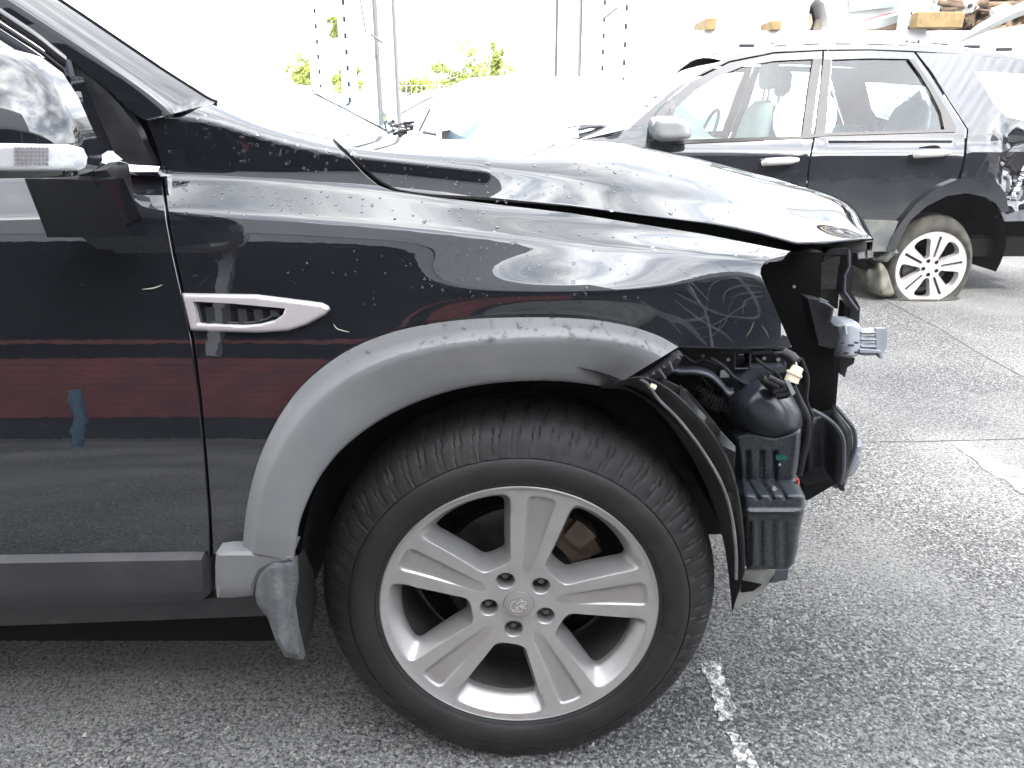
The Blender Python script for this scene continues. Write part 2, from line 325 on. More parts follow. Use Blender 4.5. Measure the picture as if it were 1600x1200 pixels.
# ------------------------------------------------------------------ ground material
def ground_mat(name, paint=None):
    m = bpy.data.materials.new(name); t, b = nodes(m); N = t.nodes.new; K = t.links.new
    tc = N('ShaderNodeTexCoord'); b.inputs['Roughness'].default_value = .85
    v = N('ShaderNodeTexVoronoi'); v.inputs['Scale'].default_value = 185; v.feature = 'F1'
    dn = N('ShaderNodeTexNoise'); dn.inputs['Scale'].default_value = 60; dn.inputs['Detail'].default_value = 3
    vm = N('ShaderNodeVectorMath'); vm.operation = 'MULTIPLY_ADD'; vm.inputs[1].default_value = (.012, .012, .012)
    K(tc.outputs['Object'], dn.inputs['Vector']); K(dn.outputs['Color'], vm.inputs[0]); K(tc.outputs['Object'], vm.inputs[2]); K(vm.outputs[0], v.inputs['Vector'])
    r = N('ShaderNodeValToRGB'); c = r.color_ramp; c.elements[0].position = 0; c.elements[0].color = (.026, .026, .029, 1)
    c.elements[1].position = 1; c.elements[1].color = (.40, .40, .385, 1)
    for p, q in ((.35, (.045, .045, .05, 1)), (.6, (.095, .096, .10, 1)), (.85, (.22, .22, .215, 1))):
        e = c.elements.new(p); e.color = q
    sx = N('ShaderNodeSeparateColor'); K(v.outputs['Color'], sx.inputs[0]); K(sx.outputs[0], r.inputs[0])
    # worn, whitish fines spread in patches
    n1 = N('ShaderNodeTexNoise'); n1.inputs['Scale'].default_value = 110; n1.inputs['Detail'].default_value = 6; n1.inputs['Roughness'].default_value = .7
    K(tc.outputs['Object'], n1.inputs['Vector'])
    n2 = N('ShaderNodeTexNoise'); n2.inputs['Scale'].default_value = 1.1; n2.inputs['Detail'].default_value = 7; K(tc.outputs['Object'], n2.inputs['Vector'])
    a = N('ShaderNodeMath'); a.operation = 'MULTIPLY_ADD'; a.inputs[1].default_value = .55; K(n2.outputs['Fac'], a.inputs[0]); K(n1.outputs['Fac'], a.inputs[2])
    r1 = N('ShaderNodeValToRGB'); r1.color_ramp.elements[0].position = .70; r1.color_ramp.elements[1].position = .92
    K(a.outputs[0], r1.inputs[0])
    x = N('ShaderNodeMix'); x.data_type = 'RGBA'; x.inputs[7].default_value = (.27, .27, .26, 1)
    K(r1.outputs[0], x.inputs['Factor']); K(r.outputs[0], x.inputs[6])
    # large stains
    n3 = N('ShaderNodeTexNoise'); n3.inputs['Scale'].default_value = .7; n3.inputs['Detail'].default_value = 6; K(tc.outputs['Object'], n3.inputs['Vector'])
    r3 = N('ShaderNodeValToRGB'); r3.color_ramp.elements[0].position = .3; r3.color_ramp.elements[0].color = (.62, .62, .64, 1); r3.color_ramp.elements[1].position = .65; r3.color_ramp.elements[1].color = (1.2, 1.19, 1.15, 1)
    K(n3.outputs['Fac'], r3.inputs[0])
    mu = N('ShaderNodeMix'); mu.data_type = 'RGBA'; mu.blend_type = 'MULTIPLY'; mu.inputs['Factor'].default_value = 1; K(x.outputs[2], mu.inputs[6]); K(r3.outputs[0], mu.inputs[7])
    # rusty flecks
    n4 = N('ShaderNodeTexNoise'); n4.inputs['Scale'].default_value = 9; n4.inputs['Detail'].default_value = 8; n4.inputs['Roughness'].default_value = .75; K(tc.outputs['Object'], n4.inputs['Vector'])
    r4 = N('ShaderNodeValToRGB'); r4.color_ramp.elements[0].position = .66; r4.color_ramp.elements[1].position = .74; r4.color_ramp.elements[1].color = (.5, .5, .5, 1); K(n4.outputs['Fac'], r4.inputs[0])
    x4 = N('ShaderNodeMix'); x4.data_type = 'RGBA'; x4.inputs[7].default_value = (.26, .17, .09, 1); K(r4.outputs[0], x4.inputs['Factor']); K(mu.outputs[2], x4.inputs[6])
    last = x4.outputs[2]
    if paint:
        n5 = N('ShaderNodeTexNoise'); n5.inputs['Scale'].default_value = 45; n5.inputs['Detail'].default_value = 9; n5.inputs['Roughness'].default_value = .8; K(tc.outputs['Object'], n5.inputs['Vector'])
        r5 = N('ShaderNodeValToRGB'); r5.color_ramp.elements[0].position = .46; r5.color_ramp.elements[1].position = .60; K(n5.outputs['Fac'], r5.inputs[0])
        x5 = N('ShaderNodeMix'); x5.data_type = 'RGBA'; x5.inputs[7].default_value = (*paint, 1); K(r5.outputs[0], x5.inputs['Factor']); K(last, x5.inputs[6]); last = x5.outputs[2]
    K(last, b.inputs['Base Color'])
    ad = N('ShaderNodeMath'); ad.operation = 'MULTIPLY_ADD'; ad.inputs[1].default_value = -1.2; K(v.outputs['Distance'], ad.inputs[0]); K(n1.outputs['Fac'], ad.inputs[2])
    bp = N('ShaderNodeBump'); bp.inputs['Strength'].default_value = .9; bp.inputs['Distance'].default_value = .004
    K(ad.outputs[0], bp.inputs['Height']); K(bp.outputs[0], b.inputs['Normal'])
    return m
ASPH = ground_mat('worn_asphalt'); ASPH_W = ground_mat('worn_white_line', (.8, .79, .75))
g = MB(); g.add([(-300, -200, 0), (300, -200, 0), (300, 500, 0), (-300, 500, 0)], [(0, 1, 2, 3)])
tag(g.build('ground', ASPH), kind='structure')
def sheet(name, pts, z, m, jag=0):
    P = [onz(a + random.uniform(-jag, jag), b + random.uniform(-jag, jag), z) for a, b in pts]
    f = tuple(range(len(P)))
    if sum(P[i].x * P[(i + 1) % len(P)].y - P[(i + 1) % len(P)].x * P[i].y for i in f) < 0: f = f[::-1]
    o = link_mesh(name, P, [f], m, None, False); tag(o, kind='structure'); return o
def strip_on_ground(name, pts, wid, z, m):
    P = [onz(a, b, z) for a, b in pts]; V = []
    for i, p in enumerate(P):
        d = (P[min(i + 1, len(P) - 1)] - P[max(i - 1, 0)]).normalized(); n = Vector((-d.y, d.x, 0)) * wid * random.uniform(.5, 1.3)
        V += [p - n, p + n]
    F = [(2 * i, 2 * i + 1, 2 * i + 3, 2 * i + 2) for i in range(len(P) - 1)]
    o = link_mesh(name, V, F, m, None, False); tag(o, kind='structure'); return o
sheet('painted_line', subdiv([(1486, 693), (1512, 692), (1560, 718), (1640, 764), (1640, 796), (1556, 744)], 12), .0022, ASPH_W, 3)
sheet('painted_line', subdiv([(1096, 1032), (1122, 1030), (1140, 1075), (1150, 1110), (1142, 1128), (1124, 1128)], 8), .002, ASPH_W, 4)
sheet('painted_line', subdiv([(1136, 1146), (1160, 1150), (1190, 1205), (1200, 1240), (1165, 1240)], 8), .002, ASPH_W, 4)
CRK = mat('dark_crack', (.05, .05, .052), .95)  # plain dark strips for the crack and the joint
strip_on_ground('ground_crack', [(a, b) for a, b in subdiv([(1330, 447), (1400, 478), (1468, 513), (1530, 552), (1640, 610)], 14, False)], .0025, .0015, CRK)
strip_on_ground('ground_joint', subdiv([(1340, 690), (1420, 690), (1500, 688), (1640, 684)], 16, False), .0026, .0015, CRK)

# ------------------------------------------------------------------ yard on the camera's side: red boarded shed with an open, dark upper storey and a grey eave (seen mirrored in the paint)
shed = thing('yard_shed', 'red horizontally boarded shed with grey corrugated eave facing the black car', 'shed', (0, -7, 0))
REDW = mat('red_boards', (.18, .030, .026), .6, var=.4, vscale=2)
GREYR = mat('grey_roof_sheet', (.30, .31, .32), .5, var=.1, vscale=2)
DARKI = mat('dark_shed_interior', (.012, .012, .013), .9)
BLUE = mat('blue_drum_paint', (.07, .15, .22), .5)
def shed_local(mb, name, m):
    o = mb.build(name, m, shed); o.matrix_parent_inverse = Matrix.Translation((0, 7, 0)); return o
for k in range(9):
    q = MB(); z0 = .55 + k * .17; q.box((-70, -7.03, z0), (2.0, -7.0, z0 + .162)); shed_local(q, 'board', REDW)
q = MB(); q.box((-70, -7.3, 0), (70, -7.05, 2.1)); shed_local(q, 'lower_wall', DARKI)
q = MB(); q.box((-70, -11, 0), (70, -10.9, 4.6)); shed_local(q, 'back_wall', DARKI)
q = MB(); q.box((-70, -7.06, 2.42), (2.0, -6.98, 2.5)); shed_local(q, 'rail', REDW)
q = MB()
xs = np.arange(-70, 70.01, .16)
rowsA = [[Vector((x, yy, zz + (.006 if i % 2 else 0))) for i, x in enumerate(xs)] for yy, zz in ((-6.1, 4.05), (-6.1, 4.35), (-6.9, 4.75), (-11.0, 6.3))]
V, F = loft(rowsA); q.add(V, F); shed_local(q, 'roof_sheet', GREYR)
q = MB(); xs2 = np.arange(-70, 5.91, .16)  # unseen height added to the shed so the near car falls in shade
V, F = loft([[Vector((x, yy, zz + (.006 if i % 2 else 0))) for i, x in enumerate(xs2)] for yy, zz in ((-6.86, 4.80), (-9.0, 11.3), (-11.0, 11.3), (-11.02, 4.6))]); q.add(V, F)
q.add([(5.9, -6.86, 4.80), (5.9, -9.0, 11.3), (5.9, -11, 11.3), (5.9, -11, 4.6)], [(0, 1, 2, 3)]); shed_local(q, 'added_shade_roof', GREYR)
q = MB(); q.box((-70, -11, 4.3), (70, -6.9, 4.34)); shed_local(q, 'soffit', DARKI)
for x in (-9, -3.3, 3.3, 9):
    q = MB(); q.box((x - .07, -7.0, 2.1), (x + .07, -6.86, 4.3)); shed_local(q, 'post', GREYR)
dr = MB(); dr.tube([(-3.9, -5.4, 0), (-3.85, -5.4, .55), (-3.92, -5.4, 1.15)], .06, 16); tag(dr.build('blue_post', BLUE, None, True), 'short blue bollard post standing before the red shed', 'post')

# ================================================================== MAIN CAR
def z_from(px, py, Y):
    u = (px - 800) / FPX; v = (600 - py) / FPX
    ry = CP + v * SP; rz = -SP + v * CP
    return CZ + (Y - CY) / ry * rz
GX = np.arange(-460, 1460, 4.0)
def tab(d, sig=45):
    xs = sorted(d); y = np.interp(GX, xs, [d[x] for x in xs]); n = int(sig * 3 / 4) * 2 + 1; k = np.exp(-.5 * ((np.arange(n) - n // 2) * 4 / sig) ** 2); k /= k.sum()
    yp = np.pad(y, n // 2, mode='edge'); lo = y[1] - y[0]; hi = y[-1] - y[-2]
    yp[:n // 2] = y[0] - lo * np.arange(n // 2, 0, -1); yp[-(n // 2):] = y[-1] + hi * np.arange(1, n // 2 + 1)
    return np.convolve(yp, k, 'valid')
plan = tab({-460: 0, 700: 0, 900: .006, 1000: .018, 1100: .042, 1200: .085, 1300: .18, 1362: .30, 1460: .5}, 30)
F_py = tab({-460: 352, 0: 338, 260: 327, 400: 335, 600: 350, 800: 370, 1000: 388, 1200: 404, 1300: 412, 1362: 418, 1460: 430})
G_py = tab({-460: 292, 0: 280, 260: 274, 400: 281, 600: 300, 800: 330, 1000: 354, 1200: 378, 1245: 380, 1300: 376, 1362: 372, 1460: 372}, 36)
H_py = tab({-460: 140, 200: 172, 300: 178, 340: 186, 400: 208, 500: 232, 600: 245, 800: 266, 1000: 292, 1200: 325, 1300: 342, 1362: 368, 1460: 430}, 36)
S_py = tab({-460: -100, 200: 90, 300: 122, 340: 140, 400: 168, 510: 205, 600: 214, 700: 219, 800: 221, 900: 219, 985: 226, 1100: 251, 1200: 277, 1300: 304, 1336: 322, 1355: 350, 1364: 372, 1400: 440, 1460: 560}, 14)
LY, LZ = [], []
def line_py(py, Y): LY.append(Y + np.zeros_like(GX)); LZ.append(z_from(GX, py, Y))
def line_frac(fr, Y): LY.append(Y * HR + plan); LZ.append(.42 + (ZF - .42) * fr)
ZF = z_from(GX, F_py, .112 + plan); HR = ((ZF - .42) / (ZF[180] - .42)) ** 1.6; HR = np.minimum(HR, 1.0); EX = .112 * (HR - 1)
LY.append(.07 + plan); LZ.append(.16 + 0 * GX); LY.append(.03 + plan); LZ.append(.28 + 0 * GX)
line_frac(.0, .0); line_frac(.2, .0); line_frac(.42, .016); line_frac(.62, .040); line_frac(.82, .074)
GXA = np.interp(GX, [700, 1000, 1200], [0, .012, .025])
line_py(F_py + 6, .105 + plan + EX); line_py(F_py - 3, .113 + plan + EX); line_py(G_py + 8, .160 + plan + EX + GXA); line_py(G_py - 2, .172 + plan + EX + GXA * 1.1)
HX = GXA + np.interp(GX, [760, 1000, 1200], [0, .08, .13])
line_py((G_py + H_py) / 2, .1755 + plan + HX * .45); line_py(H_py + 9, .1785 + plan + HX * .85); line_py(H_py - 2, .181 + plan + HX)
line_py(S_py * .55 + H_py * .45, .236 + plan + HX * 1.1); line_py(S_py + 6, .34 + plan * .8 + HX)
line_py(S_py + .5, .62 + plan * .5); line_py(S_py - 2.5, .92 + plan * .3)
line_py(S_py + 3, 1.22 + 0 * GX); line_py(S_py + 14, 1.5 + 0 * GX); line_py(S_py + 34, 1.68 + 0 * GX)
LY = np.array(LY); LZ = np.array(LZ); NL = len(LY)
I_SIL = NL - 4
def bspline_w(s):
    s = np.clip(s, 0, NL - 1 - 1e-9); k = np.floor(s).astype(int); t = s - k
    W = [(1 - t) ** 3 / 6, (3 * t ** 3 - 6 * t * t + 4) / 6, (-3 * t ** 3 + 3 * t * t + 3 * t + 1) / 6, t ** 3 / 6]
    idx = [np.clip(k - 1, 0, NL - 1), k, np.clip(k + 1, 0, NL - 1), np.clip(k + 2, 0, NL - 1)]
    return W, idx
def surf(px, s):
    px = np.atleast_1d(np.asarray(px, float)); s = np.atleast_1d(np.asarray(s, float))
    g = np.clip((px - GX[0]) / 4, 0, len(GX) - 1.001); i = g.astype(int); f = g - i
    W, K = bspline_w(s); Y = 0; Z = 0
    for ww, k in zip(W, K):
        Y = Y + ww * (LY[k, i] * (1 - f) + LY[k, i + 1] * f); Z = Z + ww * (LZ[k, i] * (1 - f) + LZ[k, i + 1] * f)
    dep = (Y - CY) * CP - (Z - CZ) * SP; X = (px - 800) / FPX * dep
    P = np.stack([X, Y, Z], 1)
    # swelling over the wheel arch, pulled towards the eye along the same ray
    amp = .0255 * np.exp(-((X - .085) / .15) ** 2 - ((Z - .893) / .046) ** 2)
    d = P - np.array(CAM); L_ = np.linalg.norm(d, axis=1); return np.array(CAM) + d * (1 - amp / L_)[:, None]
def spy(P):
    y = P[:, 1] - CY; z = P[:, 2] - CZ; return 600 - FPX * (y * SP + z * CP) / (y * CP - z * SP)
def solve_s(px, py, hi=None):
    px = np.atleast_1d(np.asarray(px, float)); py = np.atleast_1d(np.asarray(py, float))
    # coarse scan, then bisection
    lo = np.zeros_like(px); S = np.linspace(0, I_SIL, 60); best = np.full(len(px), float(I_SIL)); found = np.zeros(len(px), bool); pl = None
    for q in S:
        v = spy(surf(px, np.full(len(px), q)))
        hit = (~found) & (v <= py); best[hit] = q; found |= hit
    hi_ = best.copy(); lo = np.maximum(best - S[1], 0)
    for _ in range(18):
        m_ = (lo + hi_) / 2; v = spy(surf(px, m_)); c = v > py; lo = np.where(c, m_, lo); hi_ = np.where(c, hi_, m_)
    return (lo + hi_) / 2
def surf_n(px, s):
    a = surf(px + 3, s) - surf(px - 3, s); b = surf(px, s + .04) - surf(px, s - .04)
    n = np.cross(a, b); n /= np.maximum(np.linalg.norm(n, axis=1), 1e-9)[:, None]
    flip = (n * (np.array(CAM) - surf(px, s))).sum(1) < 0
    bad = n[:, 1] > .0
    n[(n[:, 1] > 0) & (n[:, 2] < 0)] *= -1
    n[(n[:, 2] < -.6)] *= -1
    return n
def body_pt(px, py, off=0):
    s = solve_s([px], [py]); P = surf([px], s)[0]
    if off: P = P + surf_n(np.array([float(px)]), s)[0] * off
    return Vector(P)
def body_panel(name, poly, m, parent, step=8, flange=.014, off=0, holes=()):
    V, F = cdt(poly, step, holes); s = solve_s(V[:, 0], V[:, 1]); P = surf(V[:, 0], s); n = surf_n(V[:, 0], s)
    if off: P = P + n * off
    PP = [Vector(p) for p in P]; NN = [Vector(q) for q in n]
    B = boundary(F)
    # rolled edge: short rounded lip, then flange going inwards
    nx = {}; pv = {}
    for a, b in B: nx.setdefault(a, b); pv.setdefault(b, a)
    r1, r2 = {}, {}
    for q in nx:
        a = PP[pv.get(q, q)]; b = PP[nx[q]]; tdir = (b - a).normalized(); outw = tdir.cross(NN[q]).normalized()
        r1[q] = len(PP); PP.append(PP[q] + outw * .0012 - NN[q] * .0012); NN.append((NN[q] + outw).normalized())
        r2[q] = len(PP); PP.append(PP[q] + outw * .0012 - NN[q] * flange); NN.append(outw)
    F = list(F)
    for a, b in B:
        if a in r1 and b in r1:
            F.append((b, a, r1[a], r1[b])); F.append((r1[b], r1[a], r2[a], r2[b]))
    return link_mesh(name, PP, F, m, parent, True, NN)

car = thing('sports_utility_vehicle', 'glossy black wrecked SUV with no front bumper or headlight, close to the camera', 'car', (0, 0, 0))

seamL = [(228, 193), (243, 232), (250, 262), (256, 300), (262, 345), (272, 400), (285, 458), (300, 530), (312, 620), (321, 720), (327, 800), (330, 862)]
fender_poly = [(231, 191), (262, 180), (300, 169), (338, 161.5), (366, 172), (400, 183), (450, 199), (510, 212), (536, 238), (566, 270), (590, 290), (615, 299),
               (676, 308), (760, 318), (891, 333), (1000, 350), (1106, 367), (1150, 376), (1215, 389), (1234, 392.5), (1212, 398), (1196, 407), (1189, 418), (1188, 428), (1205, 468), (1237, 542),
               (1150, 543), (1062, 541), (1020, 528), (960, 515), (880, 508), (800, 508), (720, 514), (645, 530), (585, 552), (530, 585), (480, 630), (440, 690), (412, 745), (396, 800), (388, 866),
               (334, 866), (331, 800), (325, 720), (316, 620), (304, 530), (289, 458), (276, 400), (266, 345), (260, 300), (254, 262), (247, 232)]
fender = body_panel('fender', fender_poly, PAINT, car, 8)
door_poly = [(-420, 284), (0, 279), (120, 277), (249, 277), (256, 320), (258, 345), (268, 400), (281, 458), (296, 530), (308, 620), (317, 720), (323, 800), (326, 872), (0, 874), (-420, 880)]
door = body_panel('door', door_poly, PAINT, car, 9)

# hood: own sheet over the same body lines, free front edge standing above the fender
hood_bot = [(520, 214), (541, 233), (560, 251), (583, 273), (602, 286), (620, 295), (650, 300), (676, 303), (760, 308), (891, 319), (1000, 333), (1106, 346), (1150, 354), (1190, 363), (1220, 371), (1245, 378), (1290, 377), (1330, 373), (1350, 371), (1363, 371)]
cols = np.r_[np.arange(520, 1330, 8.), np.arange(1330, 1363, 3.), [1363.]]
bpy_ = np.interp(cols, *zip(*hood_bot)); sb = solve_s(cols, bpy_)
NR = 90; Vh, Nh = [], []
tt = np.linspace(0, 1, NR)
for j in range(NR):
    s = sb + (NL - 1.05 - sb) * (tt[j] ** 1.25); P = surf(cols, s); n = surf_n(cols, s); n[n[:, 2] < -.2] *= -1
    Vh += [Vector(p) for p in P]; Nh += [Vector(q) for q in n]
nc = len(cols)
Fh = [(j * nc + i, j * nc + i + 1, (j + 1) * nc + i + 1, (j + 1) * nc + i) for j in range(NR - 1) for i in range(nc - 1)]
# folded edge and underside
def add_ring(ids, o1, o2, N1):
    global Vh, Nh, Fh
    a0 = len(Vh)
    for q in ids: Vh.append(Vh[q] + o1); Nh.append(N1)
    for q in ids: Vh.append(Vh[q] + o2); Nh.append(Vector((0, 0, -1)))
    n = len(ids)
    for i in range(n - 1):
        Fh.append((ids[i + 1], ids[i], a0 + i, a0 + i + 1)); Fh.append((a0 + i + 1, a0 + i, a0 + n + i, a0 + n + i + 1))
add_ring(list(range(nc)), Vector((0, .004, -.006)), Vector((0, .06, -.004)), Vector((0, -.6, -.8)))
add_ring([j * nc + nc - 1 for j in range(NR)], Vector((.004, 0, -.006)), Vector((-.05, 0, -.012)), Vector((.8, 0, -.6)))
hood = link_mesh('hood', Vh, Fh, PAINT, car, True, Nh)
# hood underside skin
Vu, Fu = [], []
cu = cols[::4]; su = solve_s(cu, np.interp(cu, *zip(*hood_bot)))
for j in range(14):
    P = surf(cu, su + .4 + (NL - 1.6 - su) * j / 13); Vu += [Vector(p) - Vector((0, -.01, .035)) for p in P]
Fu = [(j * len(cu) + i, (j + 1) * len(cu) + i, (j + 1) * len(cu) + i + 1, j * len(cu) + i + 1) for j in range(13) for i in range(len(cu) - 1)]
link_mesh('inner_hood', Vu, Fu, INNER, car)

# dark structure right behind the panel gaps
inner_poly = [(-420, 290), (150, 285), (232, 205), (338, 178), (450, 212), (520, 240), (620, 290), (860, 320), (1000, 338), (1120, 358), (1195, 380), (1190, 412), (1212, 500), (1222, 535), (1062, 535),
              (1020, 520), (960, 507), (880, 500), (800, 500), (720, 506), (640, 522), (575, 548), (515, 590), (465, 640), (430, 700), (405, 760), (392, 862), (300, 890), (0, 900), (-420, 900)]
V, F = cdt(inner_poly, 20); s = solve_s(V[:, 0], V[:, 1]); P = surf(V[:, 0], s); n = surf_n(V[:, 0], s)
link_mesh('inner_panel', [Vector(p) - Vector(q) * .03 for p, q in zip(P, n)], F, INNER, car)

# ------------------------------------------------------------------ wheel arch flare
outer = [(379, 862), (382, 820), (388, 780), (399, 735), (416, 690), (440, 645), (470, 605), (505, 573), (548, 545), (600, 523), (660, 508), (730, 499), (800, 496), (870, 496), (930, 500), (985, 510), (1030, 525), (1060, 542)]
innr = [(459, 876), (463, 850), (469, 815), (482, 780), (500, 745), (525, 712), (555, 684), (592, 658), (632, 637), (680, 618), (735, 604), (790, 597), (840, 595), (880, 596), (915, 600), (955, 606)]
NA = 110
po = arc_resample([tuple(p) for p in smooth_path(outer, 200)], NA); pi_ = arc_resample([tuple(p) for p in smooth_path(innr, 200)], NA)
so_ = solve_s([p[0] for p in po], [p[1] for p in po]); Po = surf([p[0] for p in po], so_)
rows = []
prof = [(-.004, .012), (0, 0.0), (.006, -.012), (.10, -.0165), (.17, -.020), (.21, -.0245), (.26, -.0265), (.35, -.0268), (.55, -.0262), (.8, -.025), (.95, -.0235), (.99, -.021), (1.0, -.016)]
for fr, dy in prof:
    row = []
    for i in range(NA):
        t = i / (NA - 1)
        wtop = 1 + .45 * math.sin(math.pi * min(1, max(0, (t - .15) / .85)))   # broader bevel over the top of the arch
        f2 = fr * wtop if fr < .27 else fr
        f2 = min(f2, 1) if fr >= .27 else min(f2, .33)
        if fr >= .27: f2 = .35 + (fr - .27) / .73 * .65 if fr < 1 else 1
        x = po[i][0] + (pi_[i][0] - po[i][0]) * f2; y = po[i][1] + (pi_[i][1] - po[i][1]) * f2
        row.append(at(x, y, min(Po[i][1], .06 + Po[i][1] * .25) + dy * (1.4 if dy < 0 else 1)))
    rows.append(row)
cw = Vector((.0122, 0, .352))
for k, (oy, rr) in enumerate(((.004, .002), (.012, .006), (.045, .012))):
    row = []
    for p in rows[len(prof) - 1]:
        rad = Vector((p.x - cw.x, 0, p.z - cw.z)).normalized(); row.append(p + Vector((0, oy, 0)) + rad * rr)
    rows.append(row)
V, F = loft(rows); nF = len(F)
# close tip
flare = link_mesh('wheel_arch_flare', V, [tuple(reversed(f)) for f in F], CLAD, car, True, auto=60)
tip = [r[-1] for r in rows]; V = tip + [p + Vector((.002, .03, 0)) for p in tip]; n = len(tip)
flare_tip = link_mesh('flare_end', V, [(i, i + 1, n + i + 1, n + i) for i in range(n - 1)], CLADD, car)
link_mesh('flare_seal', *loft([[p + Vector((0, .006, 0)) + Vector((p.x - cw.x, 0, p.z - cw.z)).normalized() * .004 for p in rows[1]], [p + Vector((0, .014, 0)) for p in rows[2]]]), INNER, car)

# sill pieces
def bevel_plate(name, poly, Y, m, parent, thick=.03, bev=.004, step=14):
    A = [Vector(p) for p in poly]; a = area2(poly); n = len(A); ins = []
    D = (Y if not callable(Y) else 0) - CY; bp_ = bev * FPX / D
    for i in range(n):
        e1 = (A[i] - A[i - 1]).normalized(); e2 = (A[(i + 1) % n] - A[i]).normalized()
        n1 = Vector((-e1.y, e1.x)); n2 = Vector((-e2.y, e2.x)); k = (n1 + n2); k = k / max(.35, k.length_squared / 2) if k.length > 0 else n1
        if a < 0: k = -k
        ins.append(tuple(A[i] + k * bp_))
    V2, F = cdt(ins, step); P = [at(x, y, Y) for x, y in V2]
    B = boundary(F); idx1, idx2 = {}, {}
    # outward shift for the chamfer
    nx = {a_: b_ for a_, b_ in B}; pv = {b_: a_ for a_, b_ in B}
    for q in list(nx):
        t = (Vector(V2[nx[q]]) - Vector(V2[pv.get(q, q)])).normalized(); o = Vector((-t.y, t.x)) 
        c = Vector(V2[q]) + o * bp_; cm = Vector(V2[q]) - o * bp_
        d1 = edge_dist(np.array([tuple(c)]), poly)[0]; d2 = edge_dist(np.array([tuple(cm)]), poly)[0]
        c = c if d1 < d2 else cm
        idx1[q] = len(P); P.append(at(c.x, c.y, Y + bev)); idx2[q] = len(P); P.append(P[-1] + Vector((0, thick, 0)))
    F = list(F)
    for a_, b_ in B: F.append((b_, a_, idx1[a_], idx1[b_])); F.append((idx1[b_], idx1[a_], idx2[a_], idx2[b_]))
    return link_mesh(name, P, F, m, parent, True, auto=28)
def flange_plate(name, poly, Y, m, parent, **k): return bevel_plate(name, poly, Y, m, parent, **k)
bevel_plate('door_cladding', [(-420, 869), (0, 867), (326, 861.5), (329, 880), (331, 915), (329, 930), (318, 938), (200, 943), (0, 949), (-420, 962)], -.012, CLADD, car, thick=.05, bev=.012)
bevel_plate('sill_extension', [(336, 861), (380, 861), (384, 861), (468, 866), (452, 880), (425, 886), (408, 895), (399, 915), (398, 931), (337, 936)], -.034, CLAD, car, thick=.05, bev=.006)
relief('rocker_panel', [(-420, 955), (0, 945), (320, 936), (398, 928), (404, 945), (416, 962), (300, 967), (0, 978), (-420, 990)], lambda x, y: .012 + .06 * ((y - 930) / 60) ** 2, CLADD, car, back=.1, step=14)
fl = [(400, 912), (404, 898), (414, 886), (432, 880), (461, 876), (463, 915), (458, 950), (463, 985), (474, 1032), (445, 1026), (430, 1000), (418, 965), (402, 945), (398, 930)]
relief('mud_flap', fl, lambda x, y: -.042 - .010 * np.clip(1 - np.abs(x - 428 - (y - 900) * .08) / 14, 0, 1), FLAPM, car, back=.015, step=5, dome=(7, .012), auto=30)
relief('mud_flap_inner', [(462, 878), (470, 868), (484, 900), (492, 940), (486, 985), (474, 1032), (463, 985), (458, 950), (463, 915)], lambda x, y: -.02 + .012 * (x - 460) / 5, LINER, car, back=.02, step=6)

# ------------------------------------------------------------------ side vent
vo = [(284, 459), (400, 461), (502, 474), (512, 479), (515, 484), (508, 492), (478, 508), (450, 517), (400, 520), (330, 518), (298, 516)]
vi = [(301, 471), (360, 474), (446, 482), (442, 492), (428, 502), (405, 508), (380, 510), (309, 507)]
def on_body_Y(off):
    def f(x, y):
        s = solve_s(x, y); return surf(x, s)[:, 1] + off
    return f
vent_f = on_body_Y(-.010)
vo_s = subdiv(vo, 8); 
relief('vent_surround', vo, vent_f, SILVER, car, back=.014, step=3.2, dome=(5, .005), holes=[vi], auto=85)
V, F = cdt(vi, 7); s = solve_s(V[:, 0], V[:, 1]); P = surf(V[:, 0], s)
link_mesh('vent_recess', [Vector(p) + Vector((0, .004, 0)) for p in P], F, PLAST, car)
for k in range(5):
    x = 322 + k * 25; yb = [505, 506, 505, 501, 494][k]
    q = MB(); a, b, c, d = [body_pt(*p) for p in ((x, 479 + k), (x + 22, 481 + k), (x + 24, yb), (x + 3, yb))]
    q.add([a + Vector((0, -.004, 0)), b + Vector((0, .003, 0)), c + Vector((0, .003, 0)), d + Vector((0, -.004, 0)), a + Vector((0, .004, 0)), d + Vector((0, .004, 0))], [(3, 2, 1, 0), (0, 4, 5, 3)])
    q.build('vent_slat', PLAST, car)
q = MB(); q.tube([body_pt(a, b, .001) for a, b in ((326, 503), (345, 503.5), (365, 504), (385, 504.5), (405, 502), (420, 497), (432, 488))], .0012, 6); q.build('vent_lip', PLASTG, car, True)

# ------------------------------------------------------------------ windscreen pillar, glass, window frame, sail trim, mirror
seam_top = [(-300, -190), (-150, -85), (0, 22), (60, 62), (104, 94), (150, 130), (175, 150), (195, 172), (210, 195), (228, 192)]
pil_in = arc_resample([(-300, -180), (-150, -75), (0, 22), (60, 60), (104, 90), (150, 124), (176, 146), (200, 170), (218, 184), (231, 188)], 60)
pil_out = arc_resample([(-130, -140), (0, -56), (90, 0), (150, 40), (200, 74), (250, 108), (300, 140), (325, 156), (337, 160)], 60)
rows = []
for j in range(13):
    t = j / 12; rows.append([at(a[0] + (b[0] - a[0]) * t, a[1] + (b[1] - a[1]) * t, .168 + .014 * t + .13 * max(0, t - .38) ** 1.6) for a, b in zip(pil_in, pil_out)])
V, F = loft(rows); link_mesh('windscreen_pillar', V, [tuple(reversed(f)) for f in F], PAINT, car)
rows2 = [[p + Vector((-.42 * d, d, -.002 + k * .2)) for p in rows[-1]] for d, k in ((.0, .0), (.04, .012), (.35, .05), (.6, .06), (.9, .045), (1.2, .0))]
V, F = loft(rows2); link_mesh('windscreen', V, F, DARKGL, car)
